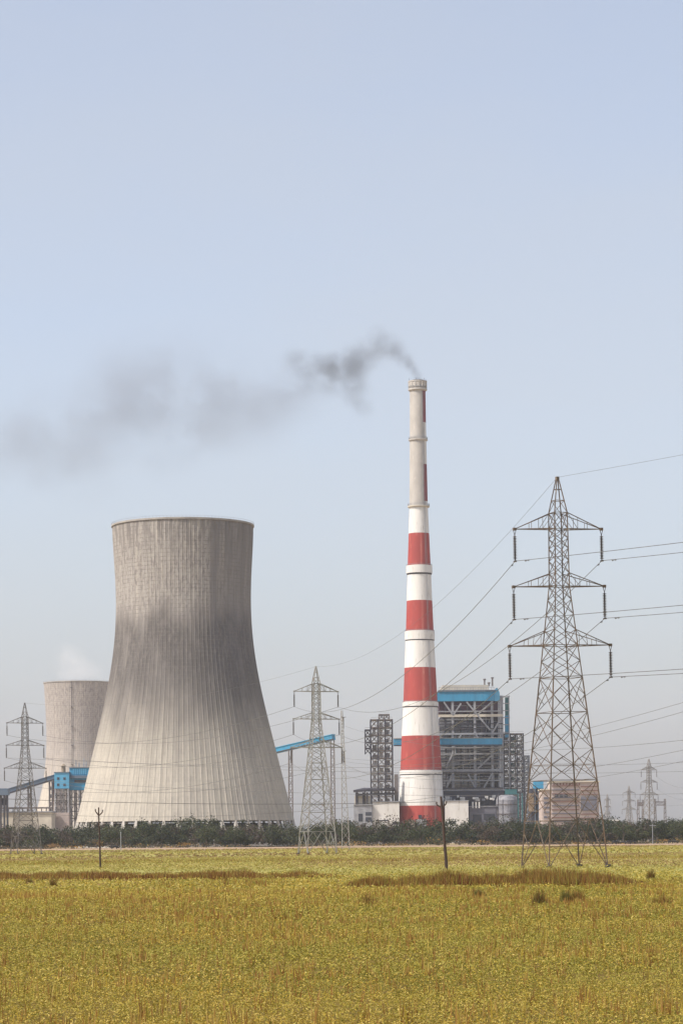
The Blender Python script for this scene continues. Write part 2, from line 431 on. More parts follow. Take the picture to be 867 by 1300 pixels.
M['redpale'] = mat('washed out red paint', (.46,.13,.10), (.41,.07,.055), .3, .8, stretch=(1,1,.2), c3=(.56,.28,.22))
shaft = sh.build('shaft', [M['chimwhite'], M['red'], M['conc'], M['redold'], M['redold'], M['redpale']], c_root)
def ring(py, r_px, th, name='platform', m='cream', rail=True):
    z = cz(py); r = r_px*kc; ri = crad(py) - .4
    b = MB(); b.lathe([(ri, z-th), (r, z-th*.55), (r, z), (ri, z+.02)], n=64, cap=False)
    o = b.build(name, M[m], c_root)
    if rail:
        q = MB()
        for i in range(40):
            a = 2*math.pi*i/40; x, y = (r-.15)*math.cos(a), (r-.15)*math.sin(a)
            q.bar((x,y,z), (x,y,z+1.3), .1)
        q.lathe([(r-.2, z+1.2), (r-.1, z+1.2), (r-.1, z+1.32), (r-.2, z+1.32)], n=48, cap=False)
        q.lathe([(r-.2, z+.6), (r-.12, z+.6), (r-.12, z+.68), (r-.2, z+.68)], n=48, cap=False)
        q.build('railing', M['beam'], o)
ring(493.5, 12.0, 2.0, m='conc'); ring(558, 12.2, 1.3, m='conc'); ring(642.5, 14.0, 1.3)
for y0, y1, hw in ((718.5, 728, 16.6), (802, 812.5, 19.0), (892, 897, 22.9), (978.8, 983, 27.2)):
    b = MB(); r0 = crad((y0+y1)/2) - .3; r1 = hw*kc
    b.lathe([(r0, cz(y1)), (r1, cz(y1)), (r1, cz(y0)), (r1-.35, cz(y0)), (r1-.35, cz(y1)+1.0), (r0, cz(y1)+1.0)], n=64, cap=False)
    o = b.build('platform', M['white'], c_root)
    b = MB(); b.lathe([(r0, cz(y1)-1.4), (r1-.3, cz(y1)-.55), (r1-.3, cz(y1)-.02), (r0, cz(y1)-.02)], n=64, cap=False); b.build('platform_bracket', M['steel_dark'], o)  # bracket ring coloured dark, deepening the shade line under the platform
    b = MB(); b.lathe([(r1-.35, cz(y0)+.9), (r1-.25, cz(y0)+.9), (r1-.25, cz(y0)+1.0), (r1-.35, cz(y0)+1.0)], n=64, cap=False)
    for i in range(40):
        a = 2*math.pi*i/40; b.bar(((r1-.3)*math.cos(a), (r1-.3)*math.sin(a), cz(y0)), ((r1-.3)*math.cos(a), (r1-.3)*math.sin(a), cz(y0)+1), .08)
    b.build('railing', M['beam'], o)
b = MB(); r = 11.2*kc
b.lathe([(r-.2, cz(493)), (r, cz(492.5)), (r+.1, cz(486)), (r+.35, cz(485.4)), (r+.35, cz(484)), (r-1.1, cz(484)), (r-1.1, cz(490))], n=48, cap=False)
for i in range(16):
    a = 2*math.pi*i/16+.1; x, y = r*math.cos(a), r*math.sin(a)
    b.box(x-.35, x+.35, y-.35, y+.35, cz(492), cz(485.7))
b.build('cap', M['conc'], c_root)
b = MB(); b.lathe([(r-1.2, cz(491)), (r-1.2, cz(483))], n=32, cap=False); b.build('flue', M['darkclad'], c_root)
for i in range(6):                          # lightning rods round the lip
    b = MB(); a = 2*math.pi*(i+.3)/6; b.bar((r*math.cos(a), r*math.sin(a), cz(485)), (r*math.cos(a), r*math.sin(a), cz(481)), .15); b.build('lightning_rod', M['steel_dark'], c_root)
b = MB(); a = R(305)                          # ladder cage
for y0, y1 in zip([p[0] for p in CP[:-1]], [p[0] for p in CP[1:]]):
    for s_ in (-.4, .4):
        q0, q1 = crad(y0)+.3, crad(y1)+.3
        tx, ty = -math.sin(a)*s_, math.cos(a)*s_
        b.bar((q0*math.cos(a)+tx, q0*math.sin(a)+ty, cz(y0)), (q1*math.cos(a)+tx, q1*math.sin(a)+ty, max(cz(y1),0)), .12)
b.build('ladder', M['beam'], c_root)
b = MB(c_root.location); p0, p1 = at(527.5, 1046, CD-16), at(541, 1040, CD-16)
b.box(p0.x, p1.x, CD-16.5, CD-10, 0, p1.z); b.build('duct_entry', M['beam'], c_root)
b = MB(c_root.location); p0, p1 = at(531, 1039, CD-15), at(535, 1034.5, CD-15)
b.box(p0.x, p1.x, CD-15.5, CD-11, p0.z, p1.z); b.build('window', M['window'], c_root)
b = MB(c_root.location); p0, p1 = at(519, 1046, CD-17), at(526, 1041, CD-17)
b.box(p0.x, p1.x, CD-18, CD-12, 0, p1.z); b.build('door_porch', M['pink'], c_root)

# ------------------------------------------------------------ transmission pylons
PW = [(0, 2.88), (4.2, 2.6), (17.0, 1.43), (25.2, .68), (31.8, .62), (35.0, .06)]
def hwid(z): return float(np.interp(z, [a for a, _ in PW], [b for _, b in PW]))
ARMS = [('upper', 30.35, 31.8, 4.3, 27.5), ('middle', 25.2, 26.4, 4.5, 22.3), ('lower', 19.9, 21.3, 5.0, 17.0)]
def pylon(px, d, sc, rot, lean, m, label, leg_w=.11, brace_w=.048, detail=True, arms=ARMS, insulators=True, py_ref=900, skew=0.0, group='lattice transmission pylons'):
    p = at(px, py_ref, d)
    root = thing('transmission_pylon', (p.x, d, 0), label, 'pylon', group, rz=R(rot), ry=0)
    root.rotation_euler = (0, R(lean), R(rot)) if not lean else Matrix(((1,0,0),(0,1,0),(0,0,1))).to_euler()
    root.rotation_euler = (Matrix.Rotation(R(lean), 3, 'Y') @ Matrix.Rotation(R(rot), 3, 'Z')).to_euler()
    root.scale = (sc, sc, sc)
    cs = [(-1,-1), (1,-1), (1,1), (-1,1)]
    C = lambda k, z: Vector((cs[k][0]*hwid(z), cs[k][1]*hwid(z), z))
    for k in range(4):
        b = MB()
        zs = [0, 4.2, 17, 25.2, 31.8, 34.8]
        for z0, z1 in zip(zs[:-1], zs[1:]):
            b.bar(C(k, z0), C(k, z1), leg_w*(1 if z0 < 17 else .8))
        b.build('leg', M[m], root)
        f = MB(); c = C(k, 0); f.box(c.x-.22, c.x+.22, c.y-.22, c.y+.22, -.1, .22); f.build('footing', M['steel_dark'], root)
    zp = [4.2, 7.8, 10.6, 13.9, 17.0, 18.5, 19.9, 21.3, 22.7, 24.0, 25.2] + [25.2+.6*2, 27.5, 28.6, 29.5, 30.35, 31.8]
    b = MB(); w = brace_w
    for k in range(4):
        j = (k+1) % 4
        # foot panel: struts rising to the middle of the first horizontal
        h0, h1 = C(k, 4.2), C(j, 4.2); mid = (h0+h1)/2
        b.bar(C(k, 0), mid, w*1.2); b.bar(C(j, 0), mid, w*1.2)
        b.bar(h0, h1, w*1.2)
        for A, B in ((C(k, 0), h0), (C(j, 0), h1)):
            q = A.lerp(mid, .45); b.bar(A.lerp(B, .45), q, w); b.bar(A.lerp(B, .75), q, w); 
        b.bar(C(k, 1.9), C(k,1.9).lerp(C(j,1.9), .27), w); b.bar(C(j, 1.9), C(j,1.9).lerp(C(k,1.9), .27), w)
        for z0, z1 in zip(zp[:-1], zp[1:]):
            a0, a1, b0, b1 = C(k, z0), C(k, z1), C(j, z0), C(j, z1)
            b.bar(a0, b1, w); b.bar(b0, a1, w)
            if z0 in (7.8, 13.9, 17.0, 19.9, 25.2, 30.35) or z1 == 31.8: b.bar(a0, b0, w*1.1)
            if detail and z1 - z0 > 2.5:          # secondary members
                cx = (a0+b1)/2
                for A, B, Q in ((a0, a1, b0), (b0, b1, a0)):
                    lo = A.lerp((b1 if A is a0 else a1), .25); hi = (b0 if A is a0 else a0).lerp(B, .75)
                    m_ = A.lerp(B, .5)
                    b.bar(m_, lo, w*.8); b.bar(m_, hi, w*.8)
                b.bar(a0.lerp(a1, .5), b0.lerp(b1, .5), w*.7) if z0 < 8 else None
        b.bar(C(k, 31.8), C(j, 31.8), w*1.1)
    for z in (32.9, 33.9):
        for k in range(4): b.bar(C(k, z), C((k+1)%4, z), w)
    for k in range(4):
        b.bar(C(k, 31.8), C((k+1)%4, 32.9), w*.8)
    b.build('bracing', M[m], root)
    b = MB(); b.box(-.14, .14, -.14, .14, 34.7, 35.05); b.build('peak_cap', M[m], root)
    pts = {}
    for nm, zb, zt, L, zi in arms:
        for s_ in (-1, 1):
            b = MB(); h = hwid(zb); ht = hwid(zt); tip = Vector((s_*L, 0, zb+s_*skew))
            for t in (-1, 1):
                r0 = Vector((s_*h, t*h, zb)); r1 = Vector((s_*ht, t*ht, zt))
                b.bar(r0, tip, w*1.5); b.bar(r1, tip, w*1.3)
                for q in (.3, .58):
                    b.bar(r0.lerp(tip, q), r1.lerp(tip, q), w*.8)
                b.bar(r0.lerp(tip, .3), r1, w*.7)
            for q in (.0, .3, .58, .8):
                b.bar(Vector((s_*h, -h, zb)).lerp(tip, q), Vector((s_*h, h, zb)).lerp(tip, q), w)
            for q, q2 in ((0, .3), (.3, .58), (.58, .8)):
                b.bar(Vector((s_*h, -h, zb)).lerp(tip, q), Vector((s_*h, h, zb)).lerp(tip, q2), w*.8)
            b.box(tip.x-.13, tip.x+.13, -.13, .13, tip.z-.12, tip.z+.12)
            b.build('crossarm', M[m], root)
            if insulators:
                b = MB(); zt_ = tip.z - .12; zi_ = zi + s_*skew; n = 15
                b.bar((tip.x-.12, 0, zt_), (tip.x, 0, zt_-.45), .05); b.bar((tip.x+.12, 0, zt_), (tip.x, 0, zt_-.45), .05)
                pr = [(.03, zt_-.45)]
                top = zt_-.5; step = (top - (zi_+.12)) / n
                for i in range(n):
                    z = top - i*step
                    pr += [(.06, z), (.19, z-step*.45), (.19, z-step*.55), (.06, z-step*.7)]
                pr += [(.03, zi_)]
                b.lathe(pr[::-1], cx=tip.x, n=8)
                b.box(tip.x-.07, tip.x+.07, -.22, .22, zi_-.08, zi_+.05)
                b.build('insulator_string', M['insul'], root)
            pts[(nm, s_)] = Vector((s_*L, 0, zi+s_*skew))
    bpy.context.view_layer.update()
    mw = Matrix.LocRotScale(root.location, root.rotation_euler, root.scale)
    out = {k: mw @ v for k, v in pts.items()}; out['peak'] = mw @ Vector((0, 0, 35.0))
    return root, out

P1r, P1 = pylon(714.3, 232, .995, 21, -.55, 'steel_rust', 'nearest and tallest pylon, dark and rusty, standing in the field at right', skew=.11)
P2r, P2 = pylon(401.5, 485, 1.0, 19, 0, 'steel_pale', 'pale grey pylon in front of the gap between cooling tower and chimney', leg_w=.18, brace_w=.085)
P3r, P3 = pylon(32.0, 590, .98, 24, 0, 'steel_grey', 'slim grey brown pylon at the far left of the field', leg_w=.16, brace_w=.075)
# pylons far beyond the trees on the right
SMALL = [('upper', 30.35, 31.8, 4.0, 28.4), ('lower', 22.0, 23.3, 4.4, 20.0)]
P4r, P4 = pylon(822.5, 1250, 1.15, 35, 0, 'steel_pale', 'tallest of the faint distant pylons above the trees at right', leg_w=.26, brace_w=.10, detail=False)
P5r, P5 = pylon(797, 1900, 1.15, 20, 0, 'steel_pale', 'faint smaller pylon just left of the tallest distant pylon', leg_w=.3, brace_w=.14, detail=False)
P6r, P6 = pylon(769.5, 2250, 1.15, 50, 0, 'steel_pale', 'very faint distant pylon beside the right leg of the nearest pylon', leg_w=.28, brace_w=.13, detail=False)

# ------------------------------------------------------------ wires
def wire(a, b, sag, label, r=.03, group='power conductors', n=28, damp=False):
    a, b = Vector(a), Vector(b); w = MB(a)
    pts = []
    for i in range(n+1):
        t = i/n; p = a.lerp(b, t); p.z -= 4*sag*t*(1-t); pts.append(p)
    w.tube(pts, r, 5)
    if damp:
        for t, L in ((1.6/(b-a).length, 0),):
            p = a.lerp(b, t); p.z -= 4*sag*t*(1-t)
            d_ = (b-a).normalized()
            w.bar(p - d_*.25 - Vector((0,0,.06)), p + d_*.25 - Vector((0,0,.06)), .03)
            for q in (-1, 1): w.bar(p + d_*(.25*q) - Vector((0,0,.06)), p + d_*(.13*q) - Vector((0,0,.06)), .1)
    return tag(w.build('power_wire', M['wire']), label, 'power line', group)
side = {-1: 'left', 1: 'right'}
nxt = Vector((108, -144, 6))
for nm, *_ in ARMS:
    for s_ in (-1, 1):
        wire(P1[(nm, s_)], P2[(nm, s_)], 5.5, f'wire from the {nm} {side[s_]} arm of the nearest pylon to the pale pylon', .028, damp=True)
        wire(P1[(nm, s_)], P1[(nm, s_)] + nxt, 2.6, f'wire leaving the {nm} {side[s_]} arm of the nearest pylon for the right edge', .028, damp=True)
        wire(P2[(nm, s_)], P3[(nm, s_)], 4.0, f'wire from the {nm} {side[s_]} arm of the pale pylon to the far left pylon', .032)
wire(P1['peak'], P2['peak'], 4.5, 'thin earth wire between the tips of the nearest pylon and the pale pylon', .014)
wire(P1['peak'], P1['peak'] + nxt, 1.5, 'thin earth wire from the tip of the nearest pylon up to the right edge', .014)
wire(P2['peak'], P3['peak'], 3.0, 'thin earth wire between the tips of the pale pylon and the far left pylon', .016)
# level wires from the far left pylon across the whole picture
for i, (nm, s_, yr) in enumerate((('middle', 1, 975), ('lower', 1, 1003), ('middle', -1, 962))):
    wire(P3[(nm, s_)], at(1010, yr, 560), 2.2, f'level wire from the {nm} {side[s_]} arm of the far left pylon rightward', .03, 'level wires across the picture')

# thin lightning mast beside the pale pylon, with dark insulators near its middle
mr = thing('lattice_mast', (at(438.5, 1000, 700).x, 700, 0), 'thin pale lattice mast just right of the pale pylon', 'mast')
mh = at(434, 902, 700).z; b = MB()
def mc(k, z): 
    q = .85*(1-z/mh)+.16; return Vector(((-1,1,1,-1)[k]*q - .9*(z/mh)*.9, (-1,-1,1,1)[k]*q, z))
for k in range(4):
    l_ = MB(); l_.bar(mc(k, 0), mc(k, mh), .16); l_.build('leg', M['steel_pale'], mr)
zz_ = 0
while zz_ < mh-1.5:
    st = max(.9, 2.0*(1-zz_/mh)+.6)
    for k in range(4):
        b.bar(mc(k, zz_), mc((k+1)%4, min(zz_+st, mh)), .09); b.bar(mc((k+1)%4, zz_), mc(k, min(zz_+st, mh)), .09)
    zz_ += st
b.build('bracing', M['steel_pale'], mr)
for zc in (at(438, 961, 700).z, at(435, 918, 700).z):
    b = MB(); b.lathe([(.05, zc-1.6)] + [(.2 if i % 2 else .1, zc-1.5+i*.2) for i in range(16)] + [(.05, zc+1.7)], cx=-.4, n=8)
    b.bar((-.4, 0, zc+1.6), (.3, 0, zc+1.6), .12); b.build('insulator_string', M['insul'], mr)
mtop = at(438.5, 963, 700)
for i, (yy, dd, yend) in enumerate(((963, 300, 884), (967, 300, 896), (930, 320, 938), (975, 340, 947), (985, 360, 961))):
    wire(at(438.5, yy if yy > 940 else 922, 700), at(900, yend-2, dd), 3.0+i*.3, ('highest','second','middle','fourth','lowest')[i] + ' wire from the thin mast to the right edge', .026, 'wires running to the thin mast')
for i, (p, yy) in enumerate(((P4[('upper', 1)], 980), (P4[('middle', 1)], 992), (P5[('upper', 1)], 1003))):
    wire(p, at(960, yy-8, 700), 6, ('highest', 'middle', 'lowest')[i] + ' short faint wire running from the distant pylons off the right edge', .035, 'faint wires at the distant pylons')

# ------------------------------------------------------------ wooden poles in the field
def field_pole(px_top, py_top, px_bot, py_bot, r, label, arms):
    d = F*EYE/((py_bot - V0)*ca + (px_bot-U0)*sa)*1.0
    base = at(px_bot, py_bot, d); base.z = 0; top = at(px_top, py_top, d)
    root = thing('utility_pole', base, label, 'utility pole', 'poles of the small line in the field')
    b = MB(base); n = 7
    pts = [base.lerp(top, i/n) + Vector((random.uniform(-.02,.02), 0, 0)) for i in range(n+1)]; pts[0].z = -.2
    b.tube(pts, [r*(1.15-.4*i/n) for i in range(n+1)], 8); b.build('post', M['wood'], root)
    k = d/F; out = []
    for (ax, ay, bx, by) in arms:
        b = MB(base); A, B = at(ax, ay, d), at(bx, by, d)
        b.bar(A, B, .11); b.build('bracket', M['wood'], root)
        b = MB(base); b.lathe([(.03, 0), (.05, .05), (.10, .08), (.05, .14), (.09, .18), (.04, .25)], cx=B.x, cy=B.y, z0=B.z, n=8)
        b.build('insulator', M['insul'], root); out.append(B + Vector((0,0,.25)))
    out.append(top); return out, d
q1, d1 = field_pole(125.6, 1025, 128, 1102, .085, 'short dark pole with forked head standing at left in the field', [(126, 1035.5, 121.6, 1030), (126, 1035.5, 130.6, 1031)])
q2, d2 = field_pole(559.8, 1011, 567, 1104, .125, 'dark leaning pole with forked head standing before the chimney', [(561.5, 1026, 554, 1021.5), (561.5, 1026, 566.3, 1020)])
wire(q2[0], at(-160, 1006, 205), .5, 'low wire from the leaning pole left across the foot of the sooty tower', .02, 'wires of the small line')
wire(q2[2], at(-160, 1015, 215), 1.6, 'second low wire from the top of the leaning pole to the left edge', .012, 'wires of the small line')
b = MB(at(154, 1078, 760)); b.o.z = 0
b.tube([(b.o.x, 760, 0), (b.o.x, 760, at(154, 1056, 760).z)], .12, 6); tag(b.build('fence_post', M['beam']), 'slim pale post at the far field edge right of the short dark pole', 'post')
b = MB(at(828, 1066, 980)); b.o.z = 0
b.tube([(b.o.x, 980, 0), (b.o.x, 980, at(828, 1046, 980).z)], .13, 6); b.bar((b.o.x-1.2, 980, at(828,1048,980).z), (b.o.x+1.2, 980, at(828,1048,980).z), .2)
tag(b.build('fence_post', M['beam']), 'slim pale post with short crosspiece before the trees at right', 'post')

# ------------------------------------------------------------ power station
def bx(px0, py0, px1, py1, d, dep, o, base=False):
    """box from two image corners on the front plane at distance d"""
    b = MB(o); a, c = at(px0, py0, d), at(px1, py1, d)
    m_ = at((px0+px1)/2, (py0+py1)/2, d)
    w = abs(px1-px0)/2*d/F; x0, x1 = m_.x-w, m_.x+w
    h = abs(py1-py0)/2*d/F
    b.box(x0, x1, d, d+dep, 0 if base else m_.z-h, m_.z+h); return b
def seg2(b, ax, ay, bx_, by_, d, w):
    b.bar(at(ax, ay, d), at(bx_, by_, d), w)
def upright(b, px, py_top, py_bot, d, w, y=None):
    t = at(px, (py_top+py_bot)/2, d); zt = at(px, py_top, d).z; zb = max(at(px, py_bot, d).z, 0)
    yy = d if y is None else y
    b.box(t.x-w/2, t.x+w/2, yy-w/2, yy+w/2, zb, zt)

def frame_tower(name, label, px0, px1, py0, py1, d, depth, nx_, levels, cm, bm, w=.7, fill=None, group=None, brace='X', bw=.3):
    a, c = at(px0, (py0+py1)/2, d), at(px1, (py0+py1)/2, d)
    zt = at((px0+px1)/2, py0, d).z; zb = max(0, at((px0+px1)/2, py1, d).z)
    root = thing(name, ((a.x+c.x)/2, d+depth/2, 0), label, 'steel tower', group)
    o = root.location; xs_ = np.linspace(a.x, c.x, nx_+1); ys_ = (d, d+depth); zs_ = np.linspace(zb, zt, levels+1)
    for x in xs_:
        for y in ys_:
            b = MB(o); b.box(x-w/2, x+w/2, y-w/2, y+w/2, zb, zt); b.build('column', M[cm], root)
    for z in zs_[1:]:
        b = MB(o); b.box(xs_[0]+w*.3, xs_[-1]-w*.3, d+.3, d+depth-.3, z-.3, z)
        for y in ys_: b.box(xs_[0], xs_[-1], y-.28, y+.28, z-.55, z+.05)
        b.build('floor_deck', M[bm], root)
    b = MB(o)
    for j in range(levels):
        for i in range(nx_):
            for y in ys_:
                A, B = (xs_[i], y, zs_[j]), (xs_[i+1], y, zs_[j+1]); A2, B2 = (xs_[i+1], y, zs_[j]), (xs_[i], y, zs_[j+1])
                if brace == 'X' or (i+j) % 2: b.bar(A, B, bw)
                if brace == 'X' or not (i+j) % 2: b.bar(A2, B2, bw)
        for x in (xs_[0], xs_[-1]):
            b.bar((x, ys_[0], zs_[j]), (x, ys_[1], zs_[j+1]), bw)
        # handrail
        b.bar((xs_[0], d-.5, zs_[j+1]+1.2), (xs_[-1], d-.5, zs_[j+1]+1.2), .12)
    b.build('bracing', M[bm], root)
    if fill:
        for kx, (f0, f1, mm) in enumerate(fill):
            xa, xb = a.x+(c.x-a.x)*f0, a.x+(c.x-a.x)*f1
            for j in range(levels):
                if random.random() < .92:
                    zA, zB = zs_[j]+.4, zs_[j+1]-1.0
                    b = MB(o); b.box(xa, xb-(xb-xa)*random.random()*.4, d+depth*.3, d+depth*.6, zA, zA+(zB-zA)*random.uniform(.5, 1))
                    b.build('duct', M[mm], root)
    return root

# --- boiler house
BD = 1600.0
bo = Vector((at(598, 960, BD).x, BD+25, 0))
br = thing('boiler_house', bo, 'open steel boiler house with bright blue roof band right of the chimney', 'power station')
# dark casing and its cladding panels
bx(561, 908, 633, 1010, BD+9, 40, bo).build('boiler_casing', M['darkclad'], br)
bx(557, 889.6, 633, 905, BD+2.5, 48, bo).build('upper_wall', M['maroon'], br)
bx(555, 878, 628, 890, BD, 52, bo).build('roof_band', M['blue'], br)
bx(556, 876, 629, 878, BD-.6, 53, bo).build('roof', M['bluedull'], br)
bx(561, 869.6, 620, 876, BD+6, 38, bo).build('penthouse', M['cream'], br)
b = MB(bo); e0, e1 = at(628, 890, BD), at(634, 873, BD); cx_ = (e0.x+e1.x)/2     # curved blue end of the roof
pr = [(e0.x, e0.z), (e1.x, e0.z), (e1.x, e1.z-3.5), (e1.x-.8, e1.z-1.2), (cx_, e1.z), (e0.x+.4, e1.z-.6), (e0.x, e1.z-2)]
vs_ = [(x, BD-.3, z) for x, z in pr] + [(x, BD+50, z) for x, z in pr]; k_ = len(pr)
b.add(vs_, [tuple(range(k_)), tuple(range(2*k_-1, k_-1, -1))] + [(i, i+k_, (i+1) % k_+k_, (i+1) % k_) for i in range(k_)])
b.build('roof_end', M['blue2'], br)
for i, (x0, x1, y0, y1, mm) in enumerate(((557,599,912,931,'greyclad'), (557,580,950,974,'greyclad'), (580,597,950,974,'greyclad'), (601,624,912,930,'darkclad'), (577.5,609,983,999.5,'cream'), (622,633,949,957,'greyclad'), (610,634,982,1002,'darkclad'), (557,569,950,999,'greyclad'))):
    o = bx(x0, y0, x1, y1, BD+4+i*.35, 3.2, bo).build('cladding_panel', M[mm], br)
    if mm != 'darkclad':
        b = MB(bo); n_l = max(2, int(abs(y1-y0)/3.2)); 
        for q in range(n_l):
            yy = y0 + (y1-y0)*(q+.5)/n_l
            A, B = at(x0+.6, yy, BD+3.7+i*.35), at(x1-.6, yy, BD+3.7+i*.35)
            b.box(A.x, B.x, A.y-.02, A.y+.2, (A.z+B.z)/2-.3, (A.z+B.z)/2+.3)
        b.build('rail_line', M['beam' if mm == 'greyclad' else 'steel_grey'], o)
# columns on the front and the back of the frame
for px_ in (556, 566, 575, 585, 594, 603, 614, 625, 636.5):
    for y in (BD+1.2, BD+30):
        thick = 1.5 if px_ in (575, 603, 625, 636.5) else .8
        b = MB(bo); upright(b, px_, 879 if px_ < 630 else 883, 1075, BD, thick, y); b.build('column', M['beam' if thick > 1 and y < BD+9 else 'steel_dark'], br)
for yy, th, mm in ((908.5, 1.6, 'cream'), (903, .7, 'beam'), (919, .5, 'steel_dark'), (925, .5, 'steel_dark'), (931.5, 1.2, 'beam'), (949, .8, 'beam'), (957, 1.0, 'beam'), (965, .6, 'steel_grey'), (970, .6, 'beam'), (978, 1.5, 'beam'), (981, .7, 'steel_dark'), (991, .8, 'beam'), (1001, 1.2, 'steel_dark'), (1008, 1.6, 'steel_dark')):
    b = MB(bo); A, B = at(555.5, yy, BD), at(638, yy, BD); z = (A.z+B.z)/2
    b.box(A.x, B.x, BD-.1, BD+1.0, z-th/2, z+th/2)
    b.build('floor_beam', M[mm], br)
for (a_, b_, c_, e_) in ((563,891,575,908), (575,908,585,893), (592,891,622,927), (624,891,606,907), (606,976,624,959), (575,955,566,976), (585,933,575,950), (603,931,614,949), (636,911,625,930), (567,1000,575,981), (614,1000,625,981), (603,1000,594,983)):
    b = MB(bo); seg2(b, a_, b_, c_, e_, BD+.3, .95); b.build('brace', M['beam'], br)
rr_ = random.Random(3)                              # pipes and trays inside the frame
for k in range(200):
    px_ = rr_.uniform(558, 634); py_ = rr_.choice((912, 933, 950, 960, 972, 985, 1002)) + rr_.uniform(-1, 5)
    L = rr_.uniform(3, 10); light = rr_.random() < .4
    b = MB(bo); yy = BD + rr_.uniform(2, 7.5); w_ = rr_.uniform(.25, .8); A = at(px_, py_, BD)
    if rr_.random() < .6: b.box(A.x-w_/2, A.x+w_/2, yy, yy+w_, A.z-L*.485, A.z)
    else: b.box(A.x, min(A.x+L*.485, bo.x+18), yy, yy+w_, A.z-w_, A.z)
    b.build('pipe' if light else 'cable_tray', M[rr_.choice(('white','beam','beam'))] if light else M[rr_.choice(('steel_dark','darkclad','darkclad','bluedull','teal'))], br)
for k, yy in enumerate((896, 913, 922, 928, 935, 953, 961, 968, 974, 986, 995)):    # light handrails and thin trays
    b = MB(bo); x0_ = rr_.uniform(556, 590); x1_ = rr_.uniform(600, 637); seg2(b, x0_, yy, x1_, yy, BD+rr_.uniform(.2, 2.4), .32); b.build('handrail', M['beam'], br)
for k in range(26):
    b = MB(bo); px_ = 557 + 79*k/25 + rr_.uniform(-1, 1); y0_ = rr_.choice((905, 920, 931, 950, 957, 978)); upright(b, px_, y0_, y0_+rr_.uniform(14, 40), BD, .34, BD+rr_.uniform(.4, 3)); b.build('hanger', M[rr_.choice(('beam','steel_grey','bluedull'))], br)
for px_, y0, y1, mm, w_ in ((643.5, 885, 908, 'teal', 2.2), (643.5, 908.3, 936, 'blue', 2.4), (636.5, 886, 934, 'white', 1.1)):
    b = MB(bo); upright(b, px_, y0, y1, BD, w_, BD+3); b.build('vertical_duct', M[mm], br)
for px_ in (633, 638.6, 646.5):
    b = MB(bo); upright(b, px_, 883, 1070, BD, .6, BD+.6); b.build('column', M['beam'], br)
for yy in (884, 893, 902, 911, 920, 930, 940):
    b = MB(bo); seg2(b, 632, yy, 647, yy, BD+.4, .5); b.build('floor_beam', M['beam'], br)
for px_, y0 in ((615, 861.5), (625, 859.5), (620.5, 866)):
    b = MB(bo); z = at(px_, y0, BD+8).z; zb_ = at(px_, 871, BD+8).z; x = at(px_, 866, BD+8).x
    b.lathe([(.5, zb_), (.5, z-.8), (.9, z-.8), (.9, z)], cx=x, cy=BD+10, n=10); b.build('roof_vent', M['steel_grey'], br)
b = MB(bo)
for px_ in np.linspace(557, 627, 22): upright(b, px_, 872.6, 876, BD, .15, BD+.5)
seg2(b, 557, 872.6, 627, 872.6, BD+.5, .18); b.build('roof_railing', M['beam'], br)
# low blocks, hoppers and tanks at the foot of the boiler house
def low_block(name, label, x0, y0, x1, d, dep, m, trims=True, group='low blocks at the foot of the plant', cat='building', wins=()):
    o = Vector((at((x0+x1)/2, y0, d).x, d+dep/2, 0)); r = thing(name, o, label, cat, group)
    bx(x0, y0, x1, 1074, d, dep, o, True).build('wall', M[m], r)
    bx(x0-.5, y0-.9, x1+.5, y0+.2, d-.5, dep+1, o).build('roof', M['beam'], r)
    for (wx0, wy0, wx1, wy1) in wins:
        bx(wx0, wy0, wx1, wy1, d-.12, .6, o).build('window', M['window'], r)
    return r, o
low_block('equipment_building', 'white windowless block low between chimney and boiler house', 565, 1017, 594.5, 1560, 14, 'white', wins=((566, 1044, 578, 1046),))
r_, o_ = low_block('equipment_building', 'grey block with dark openings below the blue roofed boiler house', 596, 1024, 630, 1575, 14, 'greyclad', wins=((600,1034,611,1044), (614,1033,628,1041)))
for px_ in (600, 604, 608): b = MB(o_); upright(b, px_, 1018, 1026, 1574, .8, 1574); b.build('vent_pipe', M['white'], r_)
# hopper with rounded body
hp = at(644, 1030, 1570); r_ = thing('ash_hopper', (hp.x, 1578, 0), 'large pale grey rounded silo at the right foot of the boiler house', 'silo')
zt_ = at(644, 1009, 1570).z
b = MB(); b.lathe([(6.4, 0), (6.4, zt_-3), (5.6, zt_-1), (3.6, zt_)], n=28); b.build('silo_body', mat('pale grey sheet', (.34,.34,.37), (.20,.20,.22), .35, .6), r_)
for z in (zt_*.35, zt_*.6, zt_*.8): b = MB(); b.lathe([(6.4, z-.25), (6.7, z-.25), (6.7, z+.25), (6.4, z+.25)], n=28, cap=False); b.build('band', M['steel_grey'], r_)
b = MB(); b.bar((-5.5, -7.2, 0), (-5.5, -7.2, zt_+1), .5); b.bar((1, -7.2, 3), (7, -7.2, 9), .5); b.build('ladder', M['steel_dark'], r_)
r_, o_ = low_block('transfer_room', 'long dark duct room with teal end low on the boiler house front', 557, 1003.5, 640, 1585, 8, 'darkclad', cat='building')
bx(640.5, 1002, 656, 1008.5, 1584.5, 8, o_).build('teal_box', M['teal'], r_)
for px_ in (563, 570, 582, 598, 601, 615, 622):
    b = MB(o_); upright(b, px_, 1009, 1030, 1582, 1.2 if px_ in (582, 601) else .7, 1582); b.build('duct_leg', M['steel_dark'], r_)
for k in range(16):
    px_ = rr_.uniform(560, 636); y0 = rr_.uniform(1009, 1017); w_ = rr_.uniform(1.5, 5)
    bx(px_, y0, px_+w_, y0+rr_.uniform(1, 4.5), 1579.5-rr_.random()*2, 2, o_).build('low_pipe', M[rr_.choice(('white','white','beam','steel_dark'))], r_)
